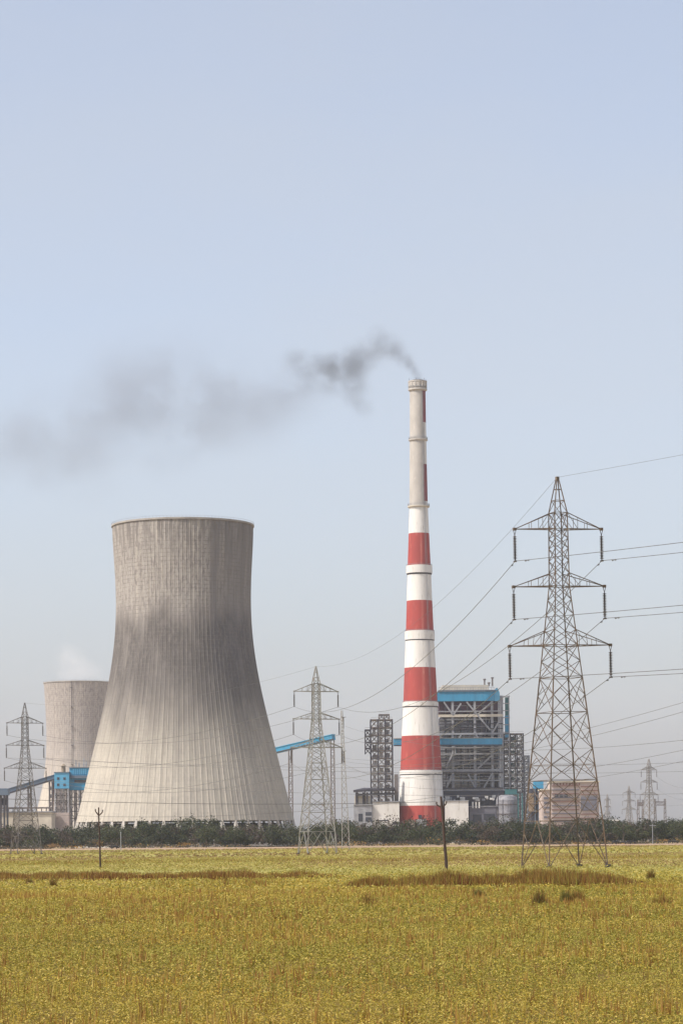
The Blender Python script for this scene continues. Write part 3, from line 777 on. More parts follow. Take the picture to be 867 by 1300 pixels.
for px_, y0 in ((568, 1011), (587, 1012), (606, 1012)):
    bx(px_-3, y0, px_+3, y0+5, 1581, 4, o_).build('valve_box', M['white'], r_)
b = MB(); x_ = at(660, 1020, 1572).x; tr_ = thing('pipe_riser', (x_, 1572, 0), 'teal and grey riser frame beside the pale grey silo', 'pipe frame')
for s_ in (-1.2, 0, 1.2):
    b = MB(); b.box(s_-.35, s_+.35, -.4, .4, 0, at(660, 1007, 1572).z); b.build('riser', M['teal' if s_ else 'steel_dark'], tr_)

# --- stair and lattice towers
frame_tower('lattice_tower', 'dark lattice stair tower attached right of the boiler house', 640, 664.5, 931, 1072, 1602, 14, 3, 16, 'steel_dark', 'steel_grey', .7, fill=((.05,.3,'beam'), (.4,.6,'teal'), (.68,.9,'beam')), group='steel lattice towers', bw=.28)
frame_tower('lattice_tower', 'narrow pale scaffold tower hidden behind the left leg of the nearest pylon', 666, 672, 959, 1072, 1640, 8, 1, 16, 'beam', 'beam', .5, group='steel lattice towers', bw=.35)
frame_tower('lattice_tower', 'dark stair tower with caged landings left of the chimney', 471, 498.5, 913, 1040, 1600, 16, 3, 13, 'steel_dark', 'steel_grey', .7, fill=((.08,.3,'beam'), (.38,.6,'white'), (.68,.92,'beam')), group='steel lattice towers', bw=.3)
frame_tower('lattice_tower', 'small side cage high on the left of the dark stair tower', 463.5, 470.2, 926, 957, 1598, 10, 1, 4, 'steel_dark', 'steel_dark', .6, group='steel lattice towers', bw=.3)
frame_tower('lattice_tower', 'small cage on top of the stair tower left of the chimney', 481, 494, 906.5, 912.6, 1602, 10, 2, 1, 'steel_grey', 'steel_grey', .5, group='steel lattice towers', bw=.3)

# --- conveyor galleries
def gallery(label, x0, y0, x1, y1, d0, d1, hpx, dep, m, mtop, trestles=(), windows=0, group='conveyor galleries'):
    A, B = at(x0, y0, d0), at(x1, y1, d1); h = hpx*(d0+d1)/2/F
    o = Vector(((A.x+B.x)/2, (d0+d1)/2, 0)); r = thing('conveyor_gallery', o, label, 'conveyor', group)
    b = MB(o); b.bar(A, B, dep, h, up=(0,0,1)); b.build('gallery_body', M[m], r)
    b = MB(o); u = Vector((0,0,h/2+.15)); b.bar(A+u, B+u, dep+.8, .3, up=(0,0,1)); b.build('gallery_roof', M[mtop], r)
    b = MB(o); u = Vector((0,-dep/2-.15,-h/2+.35)); b.bar(A+u, B+u, .25, .7, up=(0,0,1)); b.build('gallery_girder', M['steel_dark'], r)
    if windows:
        for k in range(windows):
            p = A.lerp(B, (k+.5)/windows) + Vector((0, -dep/2-.06, h*.1)); b = MB(o); b.box(p.x-.5, p.x+.5, p.y-.05, p.y+.2, p.z-h*.15, p.z+h*.15); b.build('window', M['bluedull'], r)
    for (tp, w_) in trestles:
        t = (tp-x0)/(x1-x0); p = A.lerp(B, t)
        q = MB(o)
        for sx in (-w_/2, w_/2):
            for sy in (-1.6, 1.6):
                q.bar((p.x+sx, p.y+sy, 0), (p.x+sx*.8, p.y+sy, p.z-h/2), .5)
        z = 0
        while z < p.z-h/2-4:
            for sy in (-1.6, 1.6):
                q.bar((p.x-w_/2, p.y+sy, z), (p.x+w_/2, p.y+sy, z+4.5), .25); q.bar((p.x+w_/2, p.y+sy, z), (p.x-w_/2, p.y+sy, z+4.5), .25)
            q.bar((p.x-w_/2, p.y-1.6, z), (p.x+w_/2, p.y-1.6, z), .3)
            z += 4.5
        q.build('trestle', M['steel_grey'], r)
    return r
gallery('level bright blue gallery crossing behind the chimney to the boiler house', 499.5, 942.5, 637, 942, 1592, 1592, 9.5, 5, 'blue', 'cream', windows=0)
gallery('blue sloping conveyor between the sooty tower and the chimney behind the pale pylon', 330, 958, 423.5, 936, 1420, 1400, 6.5, 4, 'blue', 'blue2', ((369, 2.2), (422, 2.2)))
gallery('dusty blue conveyor climbing from the left edge to the blue transfer house', -30, 1017.5, 70, 987, 1500, 1500, 6.2, 4, 'bluedull', 'bluedull', ((5, 3), (38, 2), (65, 2)))

# --- blue transfer houses on stilts at left
def stilt_house(label, x0, y0, x1, y1, d, dep, m, wins, extra=None):
    o = Vector((at((x0+x1)/2, y0, d).x, d+dep/2, 0)); r = thing('transfer_house', o, label, 'industrial building', 'blue transfer houses on stilts')
    w = bx(x0, y0, x1, y1, d, dep, o).build('wall', M[m], r)
    bx(x0-.6, y0-1, x1+.6, y0, d-.5, dep+1, o).build('roof', M['bluedull'], r)
    for (a_, b_, c_, e_) in wins:
        f_ = bx(a_-.3, b_-.3, c_+.3, e_+.3, d-.15, .3, o).build('window', M['bluedull'], r)
        bx(a_, b_, c_, e_, d-.22, .2, o).build('pane', M['window'], f_)
    for px_ in np.linspace(x0+1, x1-1, 5):
        for y in (d+.5, d+dep-.5):
            b = MB(o); upright(b, px_, y1, 1075, d, .75, y); b.build('stilt', M['steel_grey' if random.random() < .6 else 'beam'], r)
    b = MB(o); ys2 = list(range(int(y1), 1045, 9))
    for j, yy in enumerate(ys2):
        seg2(b, x0+1, yy, x1-1, yy, d+.4, .55)
        for k, px_ in enumerate(np.linspace(x0+1, x1-1, 5)[:-1]):
            nxp = px_ + (x1-x0-2)/4
            seg2(b, px_, yy, nxp, yy+9, d+.4, .3) if (j+k) % 2 else seg2(b, nxp, yy, px_, yy+9, d+.4, .3)
    b.build('bracing', M['steel_grey'], r)
    return r, o
stilt_house('light blue box house with four square windows on stilts at left', 69.5, 981, 88, 1001, 1495, 10, 'blue2', [(73,987,75.6,989.6), (81,987,83.6,989.6), (73,995,75.6,997.6), (81,995,83.6,997.6)])
r_, o_ = stilt_house('blue house with ribbed top on stilts touching the sooty tower', 88.6, 975, 114, 1003, 1500, 10, 'blue', [])
for k in range(7):
    bx(93+k*2.6, 976, 94.2+k*2.6, 983, 1499.7, .3, o_).build('cladding_rib', M['blue2'], r_)
bx(89, 984.5, 114, 988, 1498.5, 1.4, o_).build('cable_gallery', M['bluedull'], r_)
bx(95, 990, 112, 993.5, 1499.6, .6, o_).build('window_band', M['window'], r_)
for px_, y0 in ((97, 965), (101, 968), (107, 963), (110, 966)):
    b = MB(o_); upright(b, px_, y0, 974.5, 1505, .8, 1505); b.build('roof_vent', M['beam'], r_)
b = MB(); vx = at(81, 975, 1500); b.lathe([(1.2, vx.z-3.5), (1.2, vx.z+1), (1.9, vx.z+1), (.3, vx.z+2.4)], n=12)
b.o = Vector((0,0,0)); vo = b.build('roof_cowl', mat('tan cowl', (.30,.24,.17), (.22,.18,.13), .4, .8), None); vo.location = (vx.x, 1500, 0)
tag(vo, 'small tan vent cowl on the roof of the light blue box house', 'vent')
b = MB(at(66, 1010, 1500)); b.o.z = 0; b.bar((b.o.x, 1500, 0), (at(69, 985, 1500).x, 1500, at(69, 985, 1500).z), .6)
tag(b.build('steel_prop', M['louvre']), 'thin brown prop under the upper end of the left conveyor', 'prop')

# --- left edge: pipe rack, wall, small cooling cell
wo = at(40, 1037, 1470); wo.z = 0
wr = thing('long_building', wo, 'long low cream building with grey roof edge at the left edge', 'building')
bx(-60, 1031.5, 66, 1074, 1470, 20, wo, True).build('wall', M['cream'], wr)
bx(-60, 1025, 66, 1027, 1469, 4, wo).build('pipe_rack', M['steel_grey'], wr)
bx(-60, 1030.3, 67, 1031.8, 1469, 22, wo).build('roof', M['beam'], wr)
b = MB(wo)
for px_ in range(-55, 67, 6): upright(b, px_, 1026, 1031, 1470, .5, 1471)
b.build('rack_post', M['steel_grey'], wr)
bx(20, 1031.9, 88, 1074, 1492, 10, wo, True).build('rear_wall', M['pink'], wr)
co_ = at(4, 1015, 1460); co_.z = 0
cr_ = thing('small_cooling_cell', co_, 'small blue topped tank on dark legs at the left edge', 'tank')
bx(-4, 1002, 11, 1009.5, 1460, 7, co_).build('tank', M['bluedull'], cr_)
bx(-3, 1000.9, 9, 1001.8, 1461, 5, co_).build('roof', M['bluedull'], cr_)
for px_ in (-3, 1.5, 6, 10):
    b = MB(co_); upright(b, px_, 1009.5, 1070, 1461, 1.0, 1461.5); b.build('leg', M['steel_dark'], cr_)
bx(-3, 1013, 10, 1022, 1463, 3, co_).build('equipment', M['darkclad'], cr_)

# --- left of the chimney: canopy and white sheds
r_, o_ = low_block('equipment_building', 'white block with faint panel joints left of the chimney base', 473, 1018, 507, 1555, 14, 'white', wins=((498,1043,505,1047), (477,1041,492,1042.5)))
r_, o_ = low_block('equipment_building', 'grey two tier block with small dark windows left of the white block', 449.5, 1022, 472.5, 1553, 14, 'beam', wins=((455,1033,460.5,1043), (464,1031,471.5,1035.5), (464,1037.5,471.5,1043)))
bx(450, 1010.5, 470, 1020.9, 1556, 10, o_).build('upper_tier', M['cream'], r_)
for px_ in (452, 461, 466): b = MB(o_); upright(b, px_, 1006, 1022, 1555, .8, 1554.6); b.build('post', M['steel_dark'], r_)
ko = at(475, 1004, 1560); ko.z = 0; kr = thing('canopy', ko, 'dark sloping canopy under the stair tower left of the chimney', 'canopy')
b = MB(ko); A = [at(448.5, 1003, 1552), at(501, 999.5, 1552), at(501, 1001.5, 1566), at(462, 1000, 1566)]
A += [p - Vector((0,0,1.4)) for p in A]
b.add(A, [(0,1,2,3), (7,6,5,4), (0,4,5,1), (1,5,6,2), (2,6,7,3), (3,7,4,0)]); b.build('roof', M['steel_dark'], kr)
b = MB(ko); seg2(b, 453, 1009, 501, 1007.5, 1554, 1.3); b.build('eaves_beam', M['steel_dark'], kr)
for px_ in (454, 463, 472, 481, 490, 499):
    b = MB(ko); upright(b, px_, 1003, 1075, 1556, .8, 1556); b.build('post', M['steel_dark'], kr)
b = MB(ko)
for i in range(9): seg2(b, 453+i*5.2, 1003.5, 455.6+i*5.2, 1008.6, 1554, .3); seg2(b, 458.2+i*5.2, 1003.5, 455.6+i*5.2, 1008.6, 1554, .3)
b.build('bracing', M['steel_grey'], kr)
dx_ = at(503, 1000, 1562); b = MB(); b.box(-1.2, 1.2, -1, 1, 0, at(503, 983, 1562).z); do = b.build('downcomer', M['steel_grey']); do.location = (dx_.x, 1562, 0)
tag(do, 'grey vertical duct tight against the left side of the chimney', 'duct')

# --- pink turbine building seen through the nearest pylon
to_ = at(728, 1020, 1500); to_.z = 0
tr = thing('turbine_building', to_, 'pinkish striped building seen through the legs of the nearest pylon', 'building')
bx(700, 993, 760, 1074, 1500, 30, to_, True).build('wall', M['pink'], tr)
bx(688, 1003, 699.8, 1074, 1501, 25, to_, True).build('side_wing', M['pink'], tr)
bx(686.5, 1001.5, 700, 1003, 1500, 26, to_).build('wing_roof', M['cream'], tr)
bx(699, 991.5, 761, 993, 1499, 32, to_).build('roof', M['cream'], tr)
for yy in range(997, 1048, 5):
    bx(700.3, yy, 735, yy+1.3, 1499.4, .7, to_).build('louvre_band', M['louvre' if yy % 2 else 'greyclad'], tr)
    if yy < 1010 or yy > 1028: bx(737, yy+.8, 759, yy+2, 1499.4, .7, to_).build('louvre_band', M['louvre'], tr)
for px_ in range(702, 735, 4):
    bx(px_, 996.6 - 2.6, px_+1.8, 996.6, 1499.5, .6, to_).build('window', M['louvre'], tr)
for px_ in (704, 710, 716): bx(px_, 1008.5, px_+4.4, 1012, 1499.2, .9, to_).build('window', M['window'], tr)
bx(737, 1011, 757, 1029, 1499.2, 1, to_).build('shutter', M['greyclad'], tr)
for k in range(5): bx(690+0.0, 1012+k*6, 698, 1014.5+k*6, 1500.6, .6, to_).build('window', M['greyclad'], tr)
bo2 = at(682, 1020, 1530); bo2.z = 0
r2 = thing('mill_building', bo2, 'narrow dark building with blue cap left of the pinkish building', 'building')
bx(674, 1001, 690, 1074, 1530, 16, bo2, True).build('wall', M['darkclad'], r2)
bx(678.5, 992, 689.5, 1001, 1529.5, 14, bo2).build('blue_cap', M['blue'], r2)
bx(671, 1007, 677.5, 1030, 1529, 3, bo2).build('tan_panel', mat('tan sheet', (.27,.20,.13), (.2,.15,.1), .2, .8), r2)
for px_ in (679, 683, 687): b = MB(bo2); upright(b, px_, 1001, 1050, 1529, .6, 1529.2); b.build('column', M['bluedull'], r2)
for yy in (1010, 1020, 1030): b = MB(bo2); seg2(b, 674, yy, 690, yy, 1529, .6); b.build('floor_beam', M['steel_grey'], r2)

# --- substation gantries at far right
def gantry(label, x0, x1, ytop, d):
    A, B = at(x0, ytop, d), at(x1, ytop, d); o = (A+B)/2; o.z = 0; r = thing('substation_gantry', o, label, 'gantry', 'substation gantries beyond the trees')
    for p in (A, B):
        b = MB(o)
        for sx in (-.7, .7): b.bar((p.x+sx, p.y, 0), (p.x+sx*.4, p.y, p.z+1.5), .35)
        z = 0
        while z < p.z-2: b.bar((p.x-.6, p.y, z), (p.x+.6, p.y, z+2.2), .2); z += 2.2
        b.build('post', M['steel_grey'], r)
    b = MB(o); b.bar(A, B, .4); b.bar(A-Vector((0,0,1.6)), B-Vector((0,0,1.6)), .3)
    n_ = 8
    for k in range(n_): b.bar(A.lerp(B, k/n_), A.lerp(B, (k+1)/n_)-Vector((0,0,1.6)), .2)
    b.build('beam', M['steel_grey'], r)
gantry('left faint gantry frame touching the tallest distant pylon', 809.5, 815.5, 1019, 1300)
gantry('right faint gantry frame with a stout post near the right edge', 831, 843.5, 1018, 1260)
bx_o = at(779, 1042, 1350); bx_o.z = 0
sr = thing('substation_shed', bx_o, 'faint pale roofed shed above the trees right of the nearest pylon', 'shed')
bx(771, 1042, 786, 1074, 1350, 10, bx_o, True).build('wall', M['beam'], sr)
bx(770, 1040.6, 787, 1042, 1349, 12, bx_o).build('roof', M['white'], sr)

# ------------------------------------------------------------ vegetation
def quads(name, P, A, B, mats, mi, parent=None, tri=False):
    """P centres, A and B half-axis vectors -> one mesh of leaf quads (or blades when tri)"""
    n = len(P)
    if tri: V = np.stack([P-A, P+A, P+B], 1)
    else: V = np.stack([P-A*.9, P-B*.55, P+A, P+B*.55], 1)
    k = V.shape[1]; me = bpy.data.meshes.new(name)
    me.vertices.add(n*k); me.vertices.foreach_set('co', V.reshape(-1).astype(np.float32))
    me.loops.add(n*k); me.loops.foreach_set('vertex_index', np.arange(n*k, dtype=np.int32))
    me.polygons.add(n); me.polygons.foreach_set('loop_start', np.arange(0, n*k, k, dtype=np.int32))
    try: me.polygons.foreach_set('loop_total', np.full(n, k, dtype=np.int32))
    except Exception: pass
    for m in mats: me.materials.append(m)
    me.polygons.foreach_set('material_index', mi.astype(np.int32))
    me.update(); me.validate()
    o = bpy.data.objects.new(name, me); COL.objects.link(o)
    if parent is not None: o.parent = parent
    return o
def rdir(n, up=.5):
    v = rng.normal(size=(n, 3)); v[:, 2] = np.abs(v[:, 2])*up
    return v/np.linalg.norm(v, axis=1)[:, None]
def patch(x, y, s, seed=0):
    """cheap smooth noise, 0..1"""
    r = np.random.default_rng(seed); t = np.zeros_like(x)
    for k in range(7):
        a = r.uniform(0, 6.28); f = s*r.uniform(.5, 2.2); ph = r.uniform(0, 6.28)
        t += np.sin((x*math.cos(a)+y*math.sin(a)*.6)*f+ph)
    return .5+.5*np.tanh(t/2.2)
def scatter(y0, y1, dens, margin=1.3, extra=3):
    """random points in the view wedge plus a margin for a step aside"""
    A = lambda y: 2*(433.5/F*y*margin+extra)
    n = int((A(y0)+A(y1))/2*(y1-y0)*dens)
    y = rng.uniform(y0, y1, n); keep = rng.uniform(0, A(y1), n) < A(y); y = y[keep]
    n = int(len(y)*1.0); x = rng.uniform(-.5, .5, n)*A(y)
    return x, y
def crop(name_zone, y0, y1, dens, leaves, size, height, spread):
    x, y = scatter(y0, y1, dens); n = len(x)
    pt = patch(x, y, .55, 1)*.5+patch(x, y, 1.9, 2)*.5
    hh = height*(.65+.7*patch(x, y, 1.2, 5))*rng.uniform(.7, 1.2, n)
    X = np.repeat(x, leaves)+rng.normal(0, spread, n*leaves); Y = np.repeat(y, leaves)+rng.normal(0, spread, n*leaves)
    t = rng.uniform(.12, 1, n*leaves); Z = np.repeat(hh, leaves)*t
    P = np.stack([X, Y, Z], 1); L = size*rng.uniform(.5, 1.25, n*leaves)
    A = rdir(n*leaves, .55)*L[:, None]; Bv = np.cross(A, rdir(n*leaves, 1.2)); Bv = Bv/np.linalg.norm(Bv, axis=1)[:, None]*L[:, None]*.75
    green = np.repeat(patch(x, y, .35, 8)*.5+patch(x, y*.5, .12, 9)*.5, leaves)*.85
    mi = (rng.uniform(0, 1, n*leaves) < green).astype(int)
    return P, A, Bv, mi
parts = [crop('a', 29, 48, 60, 13, .023, .15, .04), crop('b', 48, 80, 32, 11, .032, .17, .06), crop('c', 80, 134, 12, 9, .05, .17, .12), crop('d', 134, 215, 3.5, 9, .08, .17, .18)]
q_ = rng.uniform(134, 215, len(parts[3][0])) > parts[3][0][:, 1]; parts[3] = tuple(k[q_] for k in parts[3])
P = np.concatenate([p[0] for p in parts]); A = np.concatenate([p[1] for p in parts]); B = np.concatenate([p[2] for p in parts]); mi = np.concatenate([p[3] for p in parts])
tag(quads('crop', P, A, B, [M['crop'], M['crop2']], mi), kind='stuff')
x, y = scatter(134, 420, .8); x2, y2 = scatter(420, 815, .10); x, y = np.concatenate([x, x2]), np.concatenate([y, y2]); n = len(x); L = 7; fs_ = np.repeat(np.where(y > 420, 2.2, 1.0), 7)[:, None]
P = np.stack([np.repeat(x, L)+rng.normal(0,.25,n*L), np.repeat(y, L)+rng.normal(0,.25,n*L), rng.uniform(.0,.2,n*L)], 1)
A = rdir(n*L, .4)*.10*fs_; B = np.cross(A, rdir(n*L, 1)); B = B/np.linalg.norm(B, axis=1)[:, None]*.08*fs_
tag(quads('far_crop', P, A, B, [M['farcrop'], M['farcrop2'], M['fardry']], np.where(rng.uniform(0,1,n*L) < np.repeat(np.clip(patch(x*.5, y*.55, .07, 19)*1.5-.75, .02, .6), L), 2, (rng.uniform(0,1,n*L) < np.repeat(.1+.6*patch(x, y*.35, .045, 17), L)).astype(int))), kind='stuff')
# red-brown weed stalks standing in loose drifts through the crop
def blades(x, y, h, n_b, w, spread, lean, z0=0):
    n = len(x); X = np.repeat(x, n_b)+rng.normal(0, spread, n*n_b); Y = np.repeat(y, n_b)+rng.normal(0, spread, n*n_b)
    H = np.repeat(h, n_b)*rng.uniform(.55, 1.1, n*n_b)
    P = np.stack([X, Y, np.full(n*n_b, z0)], 1); a = rng.uniform(0, 6.28, n*n_b)
    A = np.stack([np.cos(a)*w, np.sin(a)*w*.4, np.zeros(n*n_b)], 1)
    B = np.stack([rng.normal(0, lean, n*n_b)*H, rng.normal(0, lean, n*n_b)*H, H], 1)
    return P, A, B
x, y = scatter(29, 134, 7); pr = patch(x, y, .6, 11)*.6+patch(x, y, 2.2, 12)*.4; k = rng.uniform(0, 1, len(x)) < .12+np.clip((pr-.48)*2.2, 0, 1)
x, y = x[k], y[k]
P, A, B = blades(x, y, rng.uniform(.2,.44,len(x)), 5, .011, .05, .12); A *= (1+P[:, 1:2]/60)
tag(quads('weed_stalks', P, A, B, [M['stalk'], M['crop']], (rng.uniform(0,1,len(P)) < .25).astype(int), tri=True), kind='stuff')
# tall dry grass on the bank at right, and a lower weedy ridge at left
def strip(px0, px1, y0, y1, dens, h0, h1, n_b, w, sp, seed, name, mats, wts, wave=1.0):
    xa, xb = (px0-U0)/F*y0, (px1-U0)/F*y1
    n = int(abs(xb-xa)*(y1-y0)*dens); x = rng.uniform(xa, xb, n); y = rng.uniform(y0, y1, n) + wave*2*np.sin(x*.15+seed)
    pt = patch(x, y*.3, .9, seed)*.6+patch(x, y*.3, 2.5, seed+1)*.4
    fade = np.clip(np.minimum(x-xa, xb-x)/2.5, .15, 1)
    keep = rng.uniform(0, 1, n) < .14+.86*pt; x, y, pt, fade = x[keep], y[keep], pt[keep], fade[keep]
    P, A, B = blades(x, y, (h0+(h1-h0)*pt)*fade*rng.uniform(.6, 1.15, len(x)), n_b, w, sp, .17)
    return tag(quads(name, P, A, B, mats, rng.choice(len(mats), len(P), p=wts), tri=True), kind='stuff')
strip(425, 815, 140, 153, 9.0, .40, 1.15, 16, .022, .16, 21, 'bank_grass', [M['bank'], M['crop2'], M['stalk']], [.6,.2,.2], .5)
strip(815, 1010, 142, 156, 2.6, .15, .6, 14, .022, .2, 25, 'bank_grass', [M['bank'], M['crop2'], M['stalk']], [.45,.3,.25], .8)
strip(-160, 440, 176, 194, 6.0, .30, .68, 12, .028, .2, 31, 'ridge_weeds', [M['bank'], M['stalk'], M['crop2']], [.65,.25,.1], 1.2)
strip(100, 430, 147, 163, 1.2, .25, .62, 12, .022, .2, 37, 'ridge_weeds', [M['bank'], M['stalk'], M['crop2']], [.3,.3,.4], 1.5)
strip(-160, 1000, 310, 360, .35, .12, .4, 12, .05, .5, 41, 'ridge_weeds', [M['bank'], M['stalk'], M['crop2']], [.3,.3,.4], 4)
# single tufts one can point at
def tuft(px_, py_, hpx, wpx, label, ms):
    d = F*EYE/((py_-V0)*ca+(px_-U0)*sa); p = at(px_, py_, d); h = hpx*d/F; w_ = wpx*d/F/2
    h *= 1.25; n = 34; x = rng.normal(0, w_*.5, n); y = rng.normal(0, w_*.4, n)
    P, A, B = blades(x, y, h*np.exp(-(x/w_)**2)*rng.uniform(.6,1.1,n), 7, .018, .05, .22)
    o = quads('grass_tuft', P, A, B, ms, rng.choice(len(ms), len(P)), tri=True); o.location = (p.x, d, 0)
    tag(o, label, 'grass tuft', 'weed tufts in the field')
tuft(467, 1151, 17, 27, 'reddish weed tuft in front of the left end of the dry bank', [M['bank'], M['stalk'], M['tuftg']])
tuft(608, 1141, 14, 20, 'dark green low weed below the middle of the dry bank', [M['tuftg'], M['tuftg'], M['bank']])
tuft(683, 1150, 21, 18, 'upright brown weed tuft in front of the nearest pylon', [M['bank'], M['tuftg']])
tuft(718, 1147, 16, 15, 'bluish green weed just left of the broad brown tuft', [M['tuftg']])
tuft(733, 1147, 19, 22, 'broad brown weed tuft right of the bluish green weed', [M['bank'], M['tuftg'], M['stalk']])
tuft(840, 1150, 14, 36, 'low reddish weed tuft near the right edge', [M['stalk'], M['bank'], M['crop2']])
tuft(826, 1118, 15, 8, 'thin upright weed past the right end of the dry bank', [M['bank'], M['tuftg']])
tuft(328, 1223, 8, 18, 'small dark green weed alone in the open crop', [M['tuftg']])
tuft(38, 1123, 8, 16, 'small dark tuft at left just in front of the weedy ridge', [M['bank'], M['tuftg']])
tuft(68, 1128, 13, 9, 'upright dark tuft at left below the weedy ridge', [M['bank'], M['tuftg']])

# belt of scrub between field and power station
def crown_pts(cx, cy, cz_, rx, ry, rz, n, leaf):
    """leaf faces filling several lobes of a crown"""
    nl = 6; Ps = []; 
    lob = [(cx+random.uniform(-.55,.55)*rx, cy+random.uniform(-.5,.5)*ry, cz_+random.uniform(-.45,.5)*rz, random.uniform(.38,.7)) for _ in range(nl)]
    for (lx, ly, lz, s_) in lob:
        m_ = n//nl; v = rng.normal(size=(m_, 3)); v /= np.linalg.norm(v, axis=1)[:, None]
        rad = rng.uniform(.35, 1, m_)**.5*(1+rng.normal(0, .1, m_))
        Ps.append(np.stack([lx+v[:,0]*rad*rx*s_, ly+v[:,1]*rad*ry*s_, lz+v[:,2]*rad*rz*s_], 1))
    P = np.concatenate(Ps); A = rdir(len(P), .8)*leaf*rng.uniform(.5,1.3,(len(P),1))
    B = np.cross(A, rdir(len(P), 1)); B = B/np.linalg.norm(B, axis=1)[:, None]*np.linalg.norm(A, axis=1)[:, None]*.8
    return P, A, B
def belt(name, x0, x1, y0, y1, step, hfun, leaf, per, mats, wts):
    Ps, As, Bs, Ms = [], [], [], []
    x = x0
    while x < x1:
        for row in range(4):
            yy = y0+(y1-y0)*max(row, .0)/3+random.uniform(-4,4); h = hfun(x)*random.uniform(.8,1.06)*(.45, .8, .9, 1.0)[row]; w_ = random.uniform(3.5, 7)
            xx = x+random.uniform(-2.5,2.5)
            p, a, b_ = crown_pts(xx, yy, h*.55, w_, w_, h*.52, per, leaf)
            p[:, 2] = np.clip(p[:, 2], .1, None)
            Ps.append(p); As.append(a); Bs.append(b_)
            k = random.choices(range(len(mats)), wts)[0]
            mm = np.full(len(p), k); fl = rng.uniform(0,1,len(p)) < .15; mm[fl] = (k+1) % len(mats); Ms.append(mm)
        x += step
    return tag(quads(name, np.concatenate(Ps), np.concatenate(As), np.concatenate(Bs), mats, np.concatenate(Ms)), kind='stuff')
def hf(x):
    px_ = U0+x/1060*F
    return 11.1+1.1*math.sin(x*.07)+.8*math.sin(x*.19+1) - (1.0 if px_ < 60 else 0) + (1.6 if 600 < px_ < 660 else 0)
belt('scrub_belt', -300, 330, 1040, 1075, 3.6, hf, .46, 560, [M['bush'], M['treeleaf'], M['bush2']], [.55,.25,.2])
belt('field_edge_brush', -300, 330, 1022, 1034, 5.0, lambda x: 2.2+1.2*math.sin(x*.05)+1.0*math.sin(x*.13+2), .35, 90, [M['bush2'], M['bush'], M['stalk']], [.6,.3,.1])
belt('distant_wood', 90, 900, 1500, 1700, 7.0, lambda x: 13+2*math.sin(x*.03)+1.6*math.sin(x*.09), .9, 300, [M['treeleaf'], M['bush']], [.6,.4])
belt('distant_wood', -900, -160, 1750, 1900, 9.0, lambda x: 13+2*math.sin(x*.03), 1.0, 260, [M['treeleaf'], M['bush']], [.6,.4])
# single trees that stand out of the belt
protos = []
def make_tree(h, w_, kind):
    root = bpy.data.objects.new('scrub_tree', None); COL.objects.link(root)
    b = MB(); top = []
    b.tube([(0,0,0), (.15,0,h*.25), (-.1,.1,h*.5), (.1,0,h*.8)], [.35,.28,.2,.08], 7)
    for k in range(6):
        a = k*1.05+.3; z = h*(.25+.07*k); b.tube([(0,0,z), (math.cos(a)*w_*.35, math.sin(a)*w_*.35, z+h*.14), (math.cos(a)*w_*.6, math.sin(a)*w_*.6, z+h*.26)], [.16,.11,.04], 5)
    b.build('trunk', M['bark'], root)
    p, a_, b_ = crown_pts(0, 0, h*.62, w_, w_, h*.42, 1100, .42)
    quads('crown', p, a_, b_, [kind], np.zeros(len(p)), parent=root)
    return root
T = [make_tree(10.5, 5.2, M['treeleaf']), make_tree(9.5, 4.2, M['bush']), make_tree(8, 5.5, M['bush2'])]
spots = [(18,'low tree behind the foot of the far left pylon',2), (56,'first tree crown right of the far left pylon',1), (84,'tree crown below the light blue box house',2), (142,'dark crown below the left edge of the sooty tower',0), (205,'crown under the white columns of the sooty tower',1), (262,'taller green crown below the middle of the sooty tower',0), (298,'green crown right of the middle below the sooty tower',0),
         (345,'dark crown below the right edge of the sooty tower',1), (442,'tree crown at the foot of the thin lattice mast',0), (486,'crown in front of the white block left of the chimney',1), (533,'green crown right in front of the chimney foot',0), (583,'crown below the white windowless block',1), (618,'grey green crown at the foot of the boiler house',2), (652,'dark crown below the lattice stair tower',1),
         (700,'green crown below the pinkish building',0), (752,'crown at the right foot of the nearest pylon',1), (790,'green crown below the faint smaller pylon',0), (835,'crown under the right gantry',1), (860,'tree crown at the right edge of the belt',0)]
for i, (px_, lb, kk) in enumerate(spots):
    src = T[kk]
    used = src.get('used'); r = copy_tree(src) if used else src; src['used'] = 1
    if 'used' in r.keys() and r is not src: del r['used']
    r.location = (at(px_, 1066, 1034).x, 1034+random.uniform(-3,3), 0); r.rotation_euler = (0,0,random.uniform(0,6)); s_ = random.uniform(.82,1.02); r.scale = (s_,s_,s_)
    tag(r, lb, 'tree', 'trees of the scrub belt')
for t in T:
    if 'used' in t.keys(): del t['used']
# low dry bushes in front of the belt
for i, (px_, py_, w_, h_, lb) in enumerate(((70,1072.5,3.4,2.4,'round yellowish bush at the far field edge at left'), (654,1069,3.2,2.2,'low brown bush at the field edge left of the nearest pylon'), (640,1069,2.6,1.8,'small brown bush left of the low brown bush'))):
    d = 985; p, a_, b_ = crown_pts(0, 0, h_*.5, w_, w_, h_*.5, 500, .25); p[:, 2] = np.clip(p[:, 2], .05, None)
    o = quads('dry_bush', p, a_, b_, [M['fardry'] if i == 0 else M['bush2']], np.zeros(len(p))); o.location = (at(px_, py_, d).x, d, 0)
    tag(o, lb, 'bush', 'dry bushes at the field edge')

